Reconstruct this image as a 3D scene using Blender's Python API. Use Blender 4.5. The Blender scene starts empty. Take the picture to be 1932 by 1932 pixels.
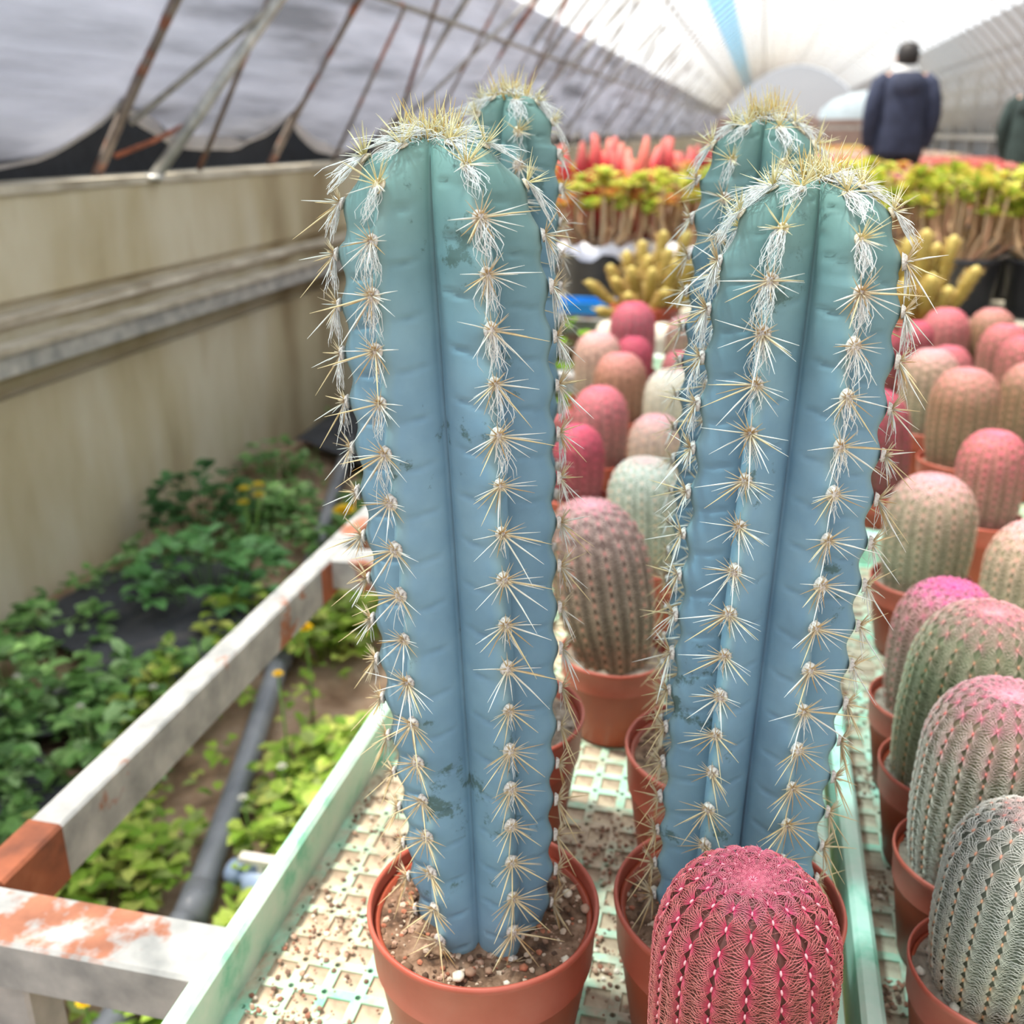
import bpy, math, random
from mathutils import Vector, Matrix, noise as mnoise

PI = math.pi
rnd = random.Random(7)
scene = bpy.context.scene
COL = scene.collection

# ------------------------------------------------------------------ camera
TH, PSI = math.radians(20.335), math.radians(12.956)
CAM_Z = 0.95
Fv = Vector((-math.sin(PSI) * math.cos(TH), math.cos(PSI) * math.cos(TH), -math.sin(TH)))
Rv = Vector((math.cos(PSI), math.sin(PSI), 0))
Uv = Rv.cross(Fv)
cam_d = bpy.data.cameras.new('camera')
cam_d.sensor_width = 36.0
cam_d.lens = 36.0
cam_d.clip_start = 0.01
cam_d.clip_end = 200
cam_d.dof.use_dof = True
cam_d.dof.focus_distance = 0.345
cam_d.dof.aperture_fstop = 13.0
cam = bpy.data.objects.new('camera', cam_d)
COL.objects.link(cam)
m3 = Matrix((Rv, Uv, -Fv)).transposed()
cam.matrix_world = Matrix.Translation((0, 0, CAM_Z)) @ m3.to_4x4()
scene.camera = cam
CAMP = Vector((0, 0, CAM_Z))

# ------------------------------------------------------------------ sky, sun, exposure
world = bpy.data.worlds.new('sky')
scene.world = world
world.use_nodes = True
bg = world.node_tree.nodes['Background']
bg.inputs['Color'].default_value = (0.86, 0.93, 1.0, 1)
bg.inputs['Strength'].default_value = 1.12
sun_d = bpy.data.lights.new('sun', 'SUN')
sun_d.energy = 9.5
sun_d.angle = math.radians(5)
sun_d.color = (1.0, 0.93, 0.82)
sun = bpy.data.objects.new('sun', sun_d)
COL.objects.link(sun)
SUN_DIR = Vector((-0.32, -0.06, 0.93)).normalized()
sun.rotation_euler = SUN_DIR.to_track_quat('Z', 'Y').to_euler()
sun.location = (0, 0, 6)
scene.view_settings.view_transform = 'Standard'
scene.view_settings.look = 'None'
scene.view_settings.gamma = 1.0
scene.view_settings.use_curve_mapping = False
scene.view_settings.exposure = 0.34
scene.cycles.max_bounces = 6
scene.cycles.diffuse_bounces = 3
scene.cycles.glossy_bounces = 2
scene.cycles.transmission_bounces = 3
scene.cycles.transparent_max_bounces = 8
scene.cycles.use_adaptive_sampling = True
scene.cycles.adaptive_threshold = 0.1
scene.cycles.caustics_reflective = False
scene.cycles.caustics_refractive = False

# ------------------------------------------------------------------ helpers
def srgb(r, g, b):
    def f(c):
        c /= 255.0
        return c / 12.92 if c <= 0.04045 else ((c + 0.055) / 1.055) ** 2.4
    return (f(r), f(g), f(b))

class MB:
    def __init__(self):
        self.v = []; self.f = []; self.c = []
    def add(self, verts, faces, col=None):
        o = len(self.v)
        self.v.extend([tuple(p) for p in verts])
        for fc in faces:
            self.f.append(tuple(i + o for i in fc))
        c = col if col is not None else (1, 1, 1)
        if len(verts) and isinstance(c, list):
            self.c.extend(c)
        else:
            self.c.extend([c] * len(verts))
    def box(self, a, b, col=None):
        x0, y0, z0 = a; x1, y1, z1 = b
        self.add([(x0,y0,z0),(x1,y0,z0),(x1,y1,z0),(x0,y1,z0),(x0,y0,z1),(x1,y0,z1),(x1,y1,z1),(x0,y1,z1)],
                 [(3,2,1,0),(4,5,6,7),(0,1,5,4),(1,2,6,5),(2,3,7,6),(3,0,4,7)], col)
    def tube(self, pts, radii, n=6, col=None, cap=True):
        pts = [Vector(p) for p in pts]
        rings = []
        prev = None
        verts = []; faces = []; cols = []
        for i, p in enumerate(pts):
            t = (pts[min(i+1, len(pts)-1)] - pts[max(i-1, 0)])
            if t.length < 1e-9: t = Vector((0,0,1))
            t.normalize()
            if prev is None:
                a = Vector((0,0,1)) if abs(t.z) < 0.9 else Vector((1,0,0))
                u = t.cross(a).normalized()
            else:
                u = (prev - t * prev.dot(t))
                if u.length < 1e-6: u = t.orthogonal()
                u.normalize()
            prev = u
            w = t.cross(u)
            r = radii[i] if isinstance(radii, (list, tuple)) else radii
            c = col[i] if isinstance(col, list) else (col if col is not None else (1,1,1))
            for k in range(n):
                an = 2*PI*k/n
                verts.append(p + u*(r*math.cos(an)) + w*(r*math.sin(an))); cols.append(c)
        for i in range(len(pts)-1):
            for k in range(n):
                k2 = (k+1) % n
                faces.append((i*n+k, i*n+k2, (i+1)*n+k2, (i+1)*n+k))
        if cap:
            faces.append(tuple(reversed(range(n))))
            faces.append(tuple((len(pts)-1)*n+k for k in range(n)))
        self.add(verts, faces, cols)
    def lathe(self, prof, n=40, c=(0,0,0), col=None, close=False):
        verts = []; faces = []
        for r, z in prof:
            for k in range(n):
                a = 2*PI*k/n
                verts.append((c[0]+r*math.cos(a), c[1]+r*math.sin(a), c[2]+z))
        m = len(prof)
        for i in range(m-1):
            for k in range(n):
                k2 = (k+1) % n
                faces.append((i*n+k, i*n+k2, (i+1)*n+k2, (i+1)*n+k))
        if close:
            faces.append(tuple(reversed(range(n))))
            faces.append(tuple((m-1)*n+k for k in range(n)))
        self.add(verts, faces, col)
    def blob(self, c, r, seed=0, col=None, squash=(1,1,1), rough=0.25):
        ico_v, ico_f = ICO
        rr = random.Random(seed)
        vs = []
        for p in ico_v:
            k = r * (1 + rr.uniform(-rough, rough))
            vs.append((c[0]+p[0]*k*squash[0], c[1]+p[1]*k*squash[1], c[2]+p[2]*k*squash[2]))
        self.add(vs, ico_f, col)
    def mesh(self, name, mats, smooth=True, use_col=False):
        me = bpy.data.meshes.new(name)
        me.from_pydata(self.v, [], self.f)
        if use_col:
            at = me.color_attributes.new('tint', 'FLOAT_COLOR', 'POINT')
            flat = []
            for c in self.c:
                flat.extend((c[0], c[1], c[2], 1.0))
            at.data.foreach_set('color', flat)
        for m in (mats if isinstance(mats, (list, tuple)) else [mats]):
            me.materials.append(m)
        if smooth:
            me.polygons.foreach_set('use_smooth', [True]*len(me.polygons))
        me.update()
        return me

t_ = (1 + 5**0.5) / 2
_iv = [(-1,t_,0),(1,t_,0),(-1,-t_,0),(1,-t_,0),(0,-1,t_),(0,1,t_),(0,-1,-t_),(0,1,-t_),(t_,0,-1),(t_,0,1),(-t_,0,-1),(-t_,0,1)]
_iv = [tuple(Vector(p).normalized()) for p in _iv]
_if = [(0,11,5),(0,5,1),(0,1,7),(0,7,10),(0,10,11),(1,5,9),(5,11,4),(11,10,2),(10,7,6),(7,1,8),(3,9,4),(3,4,2),(3,2,6),(3,6,8),(3,8,9),(4,9,5),(2,4,11),(6,2,10),(8,6,7),(9,8,1)]
ICO = (_iv, _if)

def link(name, data, parent=None, loc=None, mat4=None):
    o = bpy.data.objects.new(name, data)
    COL.objects.link(o)
    if parent is not None: o.parent = parent
    if mat4 is not None: o.matrix_local = mat4
    elif loc is not None: o.location = loc
    return o
def tag(o, label=None, cat=None, group=None, kind=None):
    if label: o['label'] = label
    if cat: o['category'] = cat
    if group: o['group'] = group
    if kind: o['kind'] = kind
    return o
def thing(name, label, cat, loc=(0,0,0), group=None):
    return tag(link(name, None, loc=loc), label, cat, group)

# ------------------------------------------------------------------ materials
def new_mat(name):
    m = bpy.data.materials.new(name); m.use_nodes = True
    nt = m.node_tree
    b = nt.nodes['Principled BSDF']
    return m, nt, b
def N(nt, t, **kw):
    n = nt.nodes.new(t)
    for k, v in kw.items():
        setattr(n, k, v)
    return n
def col4(c): return (c[0], c[1], c[2], 1)
def ramp(nt, fac, stops):
    r = N(nt, 'ShaderNodeValToRGB')
    el = r.color_ramp.elements
    while len(el) < len(stops): el.new(0.5)
    for e, (p, c) in zip(el, stops):
        e.position = p; e.color = col4(c)
    nt.links.new(fac, r.inputs['Fac'])
    return r.outputs['Color']
def noise_fac(nt, scale, detail=4, coord='Object', stretch=None, rough=0.55):
    tc = N(nt, 'ShaderNodeTexCoord')
    src = tc.outputs[coord]
    if stretch:
        mp = N(nt, 'ShaderNodeMapping'); mp.inputs['Scale'].default_value = stretch
        nt.links.new(src, mp.inputs['Vector']); src = mp.outputs['Vector']
    n = N(nt, 'ShaderNodeTexNoise')
    n.inputs['Scale'].default_value = scale; n.inputs['Detail'].default_value = detail
    n.inputs['Roughness'].default_value = rough
    nt.links.new(src, n.inputs['Vector'])
    return n.outputs['Fac']
def mixc(nt, fac, a, b, blend='MIX'):
    mx = N(nt, 'ShaderNodeMix'); mx.data_type = 'RGBA'; mx.blend_type = blend
    for s, val in ((0, fac), (6, a), (7, b)):
        if hasattr(val, 'links') or hasattr(val, 'is_linked'):
            nt.links.new(val, mx.inputs[s])
        elif s == 0: mx.inputs[s].default_value = val
        else: mx.inputs[s].default_value = col4(val)
    return mx.outputs[2]
def bump(nt, b, fac, strength=0.3, dist=0.002):
    bp = N(nt, 'ShaderNodeBump')
    bp.inputs['Strength'].default_value = strength; bp.inputs['Distance'].default_value = dist
    nt.links.new(fac, bp.inputs['Height']); nt.links.new(bp.outputs['Normal'], b.inputs['Normal'])
def nmat(name, stops, scale, rough=0.7, bs=0.0, bscale=None, bdist=0.002, detail=4, coord='Object', stretch=None, metal=0.0, spec=None, sub=None):
    m, nt, b = new_mat(name)
    f = noise_fac(nt, scale, detail, coord, stretch)
    nt.links.new(ramp(nt, f, stops), b.inputs['Base Color'])
    b.inputs['Roughness'].default_value = rough; b.inputs['Metallic'].default_value = metal
    if spec is not None: b.inputs['Specular IOR Level'].default_value = spec
    if bs: bump(nt, b, noise_fac(nt, bscale or scale*3, 5, coord), bs, bdist)
    return m
def tint_mat(name, rough=0.6, scale=60, amt=0.25, bs=0.0, translucent=0.0, spec=0.3):
    m, nt, b = new_mat(name)
    at = N(nt, 'ShaderNodeAttribute'); at.attribute_name = 'tint'
    f = noise_fac(nt, scale, 3)
    g = ramp(nt, f, [(0.3, (1-amt,)*3), (0.7, (1+amt*0.4,)*3)])
    c = mixc(nt, 1.0, at.outputs['Color'], g, 'MULTIPLY')
    nt.links.new(c, b.inputs['Base Color'])
    b.inputs['Roughness'].default_value = rough
    b.inputs['Specular IOR Level'].default_value = spec
    if bs: bump(nt, b, noise_fac(nt, scale*4, 4), bs)
    if translucent:
        tr = N(nt, 'ShaderNodeBsdfTranslucent'); nt.links.new(c, tr.inputs['Color'])
        mx = N(nt, 'ShaderNodeMixShader'); mx.inputs[0].default_value = translucent
        nt.links.new(b.outputs[0], mx.inputs[1]); nt.links.new(tr.outputs[0], mx.inputs[2])
        nt.links.new(mx.outputs[0], nt.nodes['Material Output'].inputs['Surface'])
    return m
def film_mat(name, color, transp, transl, tint=(1,1,1), wr=None):
    m, nt, b = new_mat(name)
    b.inputs['Base Color'].default_value = col4(color); b.inputs['Roughness'].default_value = 0.35
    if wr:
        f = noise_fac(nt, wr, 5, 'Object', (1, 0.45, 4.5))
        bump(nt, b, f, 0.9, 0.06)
        cr = ramp(nt, f, [(0.32, tuple(c*0.40 for c in color)), (0.47, color), (0.66, tuple(c*1.35 for c in color))])  # crease shade and fold highlights painted into the film colour along the wrinkles
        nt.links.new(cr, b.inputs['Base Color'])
    t1 = N(nt, 'ShaderNodeBsdfTransparent'); t1.inputs['Color'].default_value = col4(tint)
    t2 = N(nt, 'ShaderNodeBsdfTranslucent'); t2.inputs['Color'].default_value = col4(color)
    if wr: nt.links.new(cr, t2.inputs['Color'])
    a = N(nt, 'ShaderNodeMixShader'); a.inputs[0].default_value = transl
    nt.links.new(b.outputs[0], a.inputs[1]); nt.links.new(t2.outputs[0], a.inputs[2])
    c = N(nt, 'ShaderNodeMixShader'); c.inputs[0].default_value = transp
    nt.links.new(a.outputs[0], c.inputs[1]); nt.links.new(t1.outputs[0], c.inputs[2])
    nt.links.new(c.outputs[0], nt.nodes['Material Output'].inputs['Surface'])
    return m

M = {}
M['concrete'] = nmat('concrete', [(0.25, srgb(138,121,90)), (0.45, srgb(180,168,138)), (0.6, srgb(198,190,168)), (0.8, srgb(160,141,104))], 3.2, 0.9, 0.3, 30, 0.004, 6, 'Object', (1, 1, 0.28))
M['concrete_pale'] = nmat('concrete_pale', [(0.3, srgb(150,140,122)), (0.7, srgb(205,198,182))], 9, 0.9, 0.3, 40, 0.003)
M['soil_ground'] = nmat('soil_ground', [(0.3, srgb(120,92,70)), (0.5, srgb(160,132,108)), (0.7, srgb(185,160,136))], 14, 0.95, 0.6, 60, 0.01)
M['galv'] = nmat('galvanised_steel', [(0.3, srgb(150,152,152)), (0.55, srgb(190,190,186)), (0.75, srgb(214,212,206))], 22, 0.45, 0.05, 90, 0.001, metal=0.35)
def rusty(name, thr, scale=16, base=((0.3, srgb(128,130,130)), (0.7, srgb(184,183,180))), metal=0.2, top=0.0):
    m, nt, b = new_mat(name)
    f1 = noise_fac(nt, 30, 4); f2 = noise_fac(nt, scale, 5, rough=0.6)
    g = ramp(nt, f1, list(base))
    r = ramp(nt, f1, [(0.3, srgb(122,76,56)), (0.6, srgb(164,106,80)), (0.8, srgb(186,138,114))])
    msk = N(nt, 'ShaderNodeMapRange'); msk.inputs[1].default_value = thr; msk.inputs[2].default_value = thr + 0.05
    ge = N(nt, 'ShaderNodeNewGeometry'); sx = N(nt, 'ShaderNodeSeparateXYZ'); nt.links.new(ge.outputs['Normal'], sx.inputs[0])
    ma = N(nt, 'ShaderNodeMath', operation='MULTIPLY_ADD'); ma.inputs[1].default_value = top   # rain lies on top faces and rusts them first
    nt.links.new(sx.outputs['Z'], ma.inputs[0]); nt.links.new(f2, ma.inputs[2])
    nt.links.new(ma.outputs[0], msk.inputs[0])
    nt.links.new(mixc(nt, msk.outputs[0], g, r), b.inputs['Base Color'])
    b.inputs['Roughness'].default_value = 0.6; b.inputs['Metallic'].default_value = metal
    bump(nt, b, f2, 0.15, 0.002)
    return m
M['tube'] = rusty('painted_tube', 0.575)
M['tube_rust'] = rusty('rusty_tube', 0.56, 13, top=0.085)
M['rust'] = nmat('rust', [(0.3, srgb(104,58,40)), (0.55, srgb(152,84,54)), (0.75, srgb(176,108,76))], 25, 0.8, 0.3, 80, 0.002)
M['rib_rust'] = rusty('rusty_rib', 0.50, 6, ((0.3, srgb(112,100,94)), (0.7, srgb(150,138,128))))
M['rib_grey'] = rusty('grey_rib', 0.70, 5, ((0.3, srgb(132,130,126)), (0.7, srgb(178,174,168))))
M['film'] = film_mat('roof_film', (0.92, 0.93, 0.95), 0.62, 0.55)
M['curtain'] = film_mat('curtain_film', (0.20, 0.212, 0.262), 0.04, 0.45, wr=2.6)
M['blue_film'] = film_mat('blue_film', (0.10, 0.42, 0.72), 0.55, 0.6, (0.55, 0.85, 1.0))
M['end_film'] = film_mat('end_film', (0.45, 0.45, 0.46), 0.10, 0.3)
M['hem'] = nmat('hem_film', [(0.3, srgb(176,174,178)), (0.7, srgb(214,212,214))], 8, 0.6)
M['black_net'] = nmat('black_net', [(0.3, (0.010,0.012,0.016)), (0.7, (0.022,0.025,0.032))], 30, 0.9)
M['net_grey'] = film_mat('grey_net', (0.20, 0.205, 0.21), 0.22, 0.3)
M['fabric'] = nmat('ground_cloth', [(0.3, (0.018,0.019,0.024)), (0.6, (0.045,0.048,0.058)), (0.8, (0.11,0.10,0.10))], 9, 0.75, 0.4, 25, 0.01)
M['pvc'] = nmat('grey_pvc', [(0.3, srgb(108,112,120)), (0.7, srgb(146,148,154))], 12, 0.4)
M['valve'] = nmat('valve_plastic', [(0.3, srgb(126,146,176)), (0.7, srgb(150,168,196))], 20, 0.45)
M['valve_white'] = nmat('valve_handle_plastic', [(0.3, srgb(214,206,196)), (0.7, srgb(232,226,216))], 20, 0.5)
M['terra'] = nmat('terracotta_plastic', [(0.25, srgb(142,58,38)), (0.5, srgb(158,70,46)), (0.75, srgb(172,84,58))], 22, 0.42, 0.04, 160, 0.0006, spec=0.4)
M['terra_rim'] = nmat('terracotta_plastic_rim', [(0.25, srgb(164,74,54)), (0.5, srgb(180,88,70)), (0.75, srgb(190,104,88))], 30, 0.45, 0.05, 160, 0.0006, spec=0.4)
M['soil'] = nmat('potting_soil', [(0.28, srgb(62,44,32)), (0.45, srgb(108,80,60)), (0.6, srgb(142,112,90)), (0.75, srgb(170,142,120))], 140, 0.95, 0.8, 320, 0.002)
M['soil_pale'] = nmat('pale_potting_soil', [(0.28, srgb(96,84,72)), (0.5, srgb(146,130,114)), (0.75, srgb(186,172,156))], 130, 0.95, 0.8, 300, 0.002)
M['crumb'] = tint_mat('soil_crumbs', 0.9, 300, 0.3)
M['perlite'] = nmat('perlite', [(0.3, srgb(214,200,180)), (0.7, srgb(244,236,222))], 300, 0.8)
M['black_pot'] = nmat('black_pot_plastic', [(0.3, (0.018,0.020,0.026)), (0.7, (0.040,0.044,0.055))], 10, 0.35)
M['blue_tray'] = nmat('blue_plastic', [(0.3, srgb(24,120,200)), (0.7, srgb(46,150,228))], 6, 0.35)
M['white_bag'] = nmat('white_film', [(0.3, srgb(196,196,210)), (0.7, srgb(232,232,240))], 14, 0.6, 0.4, 30, 0.01)
M['leaf'] = tint_mat('leaf', 0.55, 40, 0.35, translucent=0.3)
M['spine'] = tint_mat('spine', 0.5, 200, 0.15, translucent=0.12)
M['barrel'] = tint_mat('barrel_skin', 0.6, 160, 0.25)
M['wool'] = nmat('wool', [(0.3, srgb(226,222,216)), (0.7, srgb(250,248,244))], 200, 0.9)
M['areole'] = nmat('areole_felt', [(0.33, srgb(120,102,92)), (0.46, srgb(206,194,184)), (0.7, srgb(238,230,220))], 900, 0.95, 0.6, 1500, 0.0006)
M['areole_new'] = nmat('young_areole_felt', [(0.35, srgb(200,178,140)), (0.6, srgb(240,228,205))], 900, 0.95, 0.6, 1500, 0.0006)
M['cloth'] = tint_mat('cloth', 0.85, 12, 0.25)
M['skin'] = nmat('skin', [(0.3, srgb(200,150,125)), (0.7, srgb(220,172,148))], 20, 0.5)
M['hair'] = nmat('hair', [(0.3, (0.012,0.010,0.010)), (0.7, (0.03,0.024,0.022))], 60, 0.6)
M['brick'] = nmat('far_wall', [(0.3, srgb(130,110,104)), (0.7, srgb(170,150,142))], 1.2, 0.9)
M['pale_sheet'] = nmat('pale_sheet', [(0.3, srgb(150,165,174)), (0.7, srgb(180,192,200))], 2, 0.6)

def mint(name, dirt_thr, pal=((0.3, srgb(104,190,154)), (0.5, srgb(160,208,180)), (0.7, srgb(198,220,198)))):
    m, nt, b = new_mat(name)
    f1 = noise_fac(nt, 34, 5, rough=0.6); f2 = noise_fac(nt, 150, 4)
    g = ramp(nt, f1, list(pal))
    d = ramp(nt, f2, [(0.3, srgb(150,130,106)), (0.7, srgb(196,182,158))])
    msk = N(nt, 'ShaderNodeMapRange'); msk.inputs[1].default_value = dirt_thr; msk.inputs[2].default_value = dirt_thr + 0.16
    nt.links.new(noise_fac(nt, 20, 5, rough=0.65), msk.inputs[0])
    nt.links.new(mixc(nt, msk.outputs[0], g, d), b.inputs['Base Color'])
    b.inputs['Roughness'].default_value = 0.6
    bump(nt, b, f2, 0.15, 0.0006)
    return m
M['mint'] = mint('mint_plastic', 0.42)
M['mint_rail'] = mint('mint_rail_plastic', 0.62, ((0.3, srgb(120,196,164)), (0.45, srgb(184,220,198)), (0.7, srgb(212,228,212))))
M['cell'] = nmat('dusty_cell', [(0.3, srgb(126,106,90)), (0.5, srgb(178,160,136)), (0.7, srgb(198,186,160))], 46, 0.9, 0.5, 260, 0.001)

def blue_skin(name, h, wear_seed):
    """blue wax over green skin; new growth near the tip is green"""
    m, nt, b = new_mat(name)
    tc = N(nt, 'ShaderNodeTexCoord')
    sp = N(nt, 'ShaderNodeSeparateXYZ'); nt.links.new(tc.outputs['Object'], sp.inputs[0])
    at = N(nt, 'ShaderNodeAttribute'); at.attribute_name = 'tint'
    f = noise_fac(nt, 26, 5)
    blue = ramp(nt, f, [(0.25, srgb(104,134,154)), (0.5, srgb(119,151,170)), (0.75, srgb(135,166,182))])
    green = ramp(nt, f, [(0.3, srgb(100,134,124)), (0.7, srgb(122,154,142))])
    mr = N(nt, 'ShaderNodeMapRange'); mr.interpolation_type = 'SMOOTHSTEP'
    mr.inputs[1].default_value = h*0.70; mr.inputs[2].default_value = h*1.04
    nt.links.new(sp.outputs['Z'], mr.inputs[0])
    c = mixc(nt, mr.outputs[0], blue, green)
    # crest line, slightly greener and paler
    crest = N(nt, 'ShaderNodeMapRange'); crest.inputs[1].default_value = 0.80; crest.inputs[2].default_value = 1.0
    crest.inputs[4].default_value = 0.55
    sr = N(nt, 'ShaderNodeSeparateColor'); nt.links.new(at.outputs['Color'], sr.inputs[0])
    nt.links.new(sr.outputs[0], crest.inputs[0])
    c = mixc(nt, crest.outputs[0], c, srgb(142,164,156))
    # rubbed wax: sharp edged green specks and patches
    n1 = N(nt, 'ShaderNodeTexNoise'); n1.noise_dimensions = '4D'; n1.inputs['W'].default_value = wear_seed
    n1.inputs['Scale'].default_value = 30; n1.inputs['Detail'].default_value = 8; n1.inputs['Roughness'].default_value = 0.72
    nt.links.new(tc.outputs['Object'], n1.inputs['Vector'])
    w = N(nt, 'ShaderNodeMapRange'); w.inputs[1].default_value = 0.595; w.inputs[2].default_value = 0.63; w.inputs[4].default_value = 0.8
    nt.links.new(n1.outputs['Fac'], w.inputs[0])
    c = mixc(nt, w.outputs[0], c, srgb(76,98,92))
    # brown corky foot
    ft = N(nt, 'ShaderNodeMapRange'); ft.inputs[1].default_value = 0.012; ft.inputs[2].default_value = 0.0
    ft.inputs[4].default_value = 0.7
    nt.links.new(sp.outputs['Z'], ft.inputs[0])
    c = mixc(nt, ft.outputs[0], c, srgb(104,104,72))
    nt.links.new(c, b.inputs['Base Color'])
    b.inputs['Roughness'].default_value = 0.62; b.inputs['Specular IOR Level'].default_value = 0.3
    bump(nt, b, noise_fac(nt, 300, 4), 0.08, 0.0006)
    return m

# ------------------------------------------------------------------ the place: ground, wall, tunnel
T = 0.552                       # tray floor level
AX, AA, AH, AZ = 0.80, 2.34, 1.80, 0.85    # arch: centre x, half width, rise, springing height
Y0, Y1 = -1.6, 31.0
BAY, RIB0 = 0.94, 0.395
def arch(phi):                   # phi 0 = left springing, pi = right springing
    return (AX - AA*math.cos(phi), AZ + AH*math.sin(phi)**2)
def arch_n(phi):                 # outward normal of the arch
    v = Vector((-2*AH*math.cos(phi), AA)).normalized()
    return v.x, v.y
def phi_at(x): return math.acos((AX - x)/AA)

mb = MB()
nx, ny = 60, 120
for j in range(ny+1):
    for i in range(nx+1):
        x = -2.2 + 6.4*i/nx; y = Y0-0.2 + (Y1-Y0+1.2)*(j/ny)**1.8
        mb.v.append((x, y, 0.02*mnoise.noise(Vector((x*2.5, y*2.5, 0))) - 0.012)); mb.c.append((1,1,1))
for j in range(ny):
    for i in range(nx):
        a = j*(nx+1)+i
        mb.f.append((a, a+1, a+nx+2, a+nx+1))
tag(link('floor', mb.mesh('floor', M['soil_ground'])), 'brown bare soil ground under the greenhouse benches', kind='structure')

# low concrete wall on the left: upper course, joint, lower course, coping
wall = link('wall_left', None); tag(wall, 'low stained concrete wall along the left side', kind='structure')
def wall_course(name, z0, z1, x, mat, wob=0.004):
    mb = MB(); ns = 70
    vs = []; fs = []
    prof = [(x-0.14, z0), (x, z0), (x, (z0+z1)/2), (x, z1), (x-0.14, z1)]
    for i in range(ns+1):
        y = Y0 + (Y1-Y0)*(i/ns)**2
        for k, (px, pz) in enumerate(prof):
            dx = wob*mnoise.noise(Vector((y*3, pz*7, k)))
            dz = 0.4*wob*mnoise.noise(Vector((y*5, pz, 3)))
            vs.append((px+dx, y, pz+dz))
    for i in range(ns):
        for k in range(4):
            a = i*5+k
            fs.append((a, a+5, a+6, a+1))
    mb.add(vs, fs)
    return link(name, mb.mesh(name, mat, smooth=False), wall)
wall_course('upper_course', 0.632, 0.838, -1.45, M['concrete'])
wall_course('joint', 0.600, 0.636, -1.468, M['concrete'], 0.010)
wall_course('ledge', 0.585, 0.606, -1.436, M['concrete_pale'], 0.012)
wall_course('middle_course', 0.462, 0.590, -1.452, M['concrete'])
wall_course('lower_joint', 0.440, 0.466, -1.468, M['concrete'], 0.008)
wall_course('lower_course', -0.05, 0.444, -1.447, M['concrete'])
wall_course('coping', 0.834, 0.852, -1.444, M['concrete_pale'])
# galvanised channel in front of the wall
chan = thing('wall_rail', 'long galvanised channel rail running along the concrete wall', 'rail', (-1.40, 0, 0.0))
mb = MB(); mb.box((-0.022, Y0, 0.505), (0.012, Y1, 0.548)); link('web', mb.mesh('rail_web', M['galv'], False), chan)
mb = MB(); mb.box((-0.026, Y0, 0.5485), (0.020, Y1, 0.560)); link('top_flange', mb.mesh('rail_top', M['concrete_pale'], False), chan)
for k in range(6):
    mb = MB(); mb.box((-0.05, 1.3+1.5*k, 0.515), (-0.0225, 1.36+1.5*k, 0.545)); link('bracket', mb.mesh('rail_bracket', M['galv'], False), chan)

# roof film
def arch_surface(p0, p1, ys, n, off=0.0, bulge=0.0):
    mb = MB()
    for y in ys:
        for i in range(n+1):
            p = p0 + (p1-p0)*i/n
            x, z = arch(p)
            (nxn, nzn), l = arch_n(p), 1.0
            o = off - bulge*abs(math.sin(PI*(y-RIB0)/BAY))*math.sin(PI*i/n)
            mb.v.append((x + nxn/l*o, y, z + nzn/l*o)); mb.c.append((1,1,1))
    for j in range(len(ys)-1):
        for i in range(n):
            a = j*(n+1)+i
            mb.f.append((a, a+n+1, a+n+2, a+1))
    return mb
ys = [Y0 + i*(BAY/4) for i in range(int((Y1-Y0)/(BAY/4))+1)]
ph_c = phi_at(-1.08)
tag(link('ceiling', arch_surface(ph_c-0.03, PI, ys, 36, 0.02, 0.02).mesh('ceiling', M['film'])), 'white translucent film over the tunnel roof', kind='structure')
tag(link('film_strip', arch_surface(phi_at(-0.57), phi_at(-0.38), ys, 5, 0.012).mesh('film_strip', M['blue_film'])), 'blue plastic strip running along the roof of the tunnel', 'strip')
tag(link('roof_net', arch_surface(phi_at(2.15), PI-0.02, ys, 10, -0.03).mesh('roof_net', M['net_grey'])), 'grey shade net under the right slope of the tunnel roof', 'net')
# end wall of the tunnel, low far wall
mb = MB()
pts = [arch(PI*i/24) for i in range(25)]
vs = [(x, Y1, z) for x, z in pts] + [(AX, Y1, AZ)]
mb.add(vs, [(i, i+1, 25) for i in range(24)])
tag(link('wall_end', mb.mesh('wall_end', M['end_film'])), kind='structure')
mb = MB(); mb.box((AX-AA, Y1-0.05, 0), (AX+AA, Y1+0.1, 1.35))
tag(link('wall_back', mb.mesh('wall_back', M['brick'], False)), kind='structure')

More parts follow.
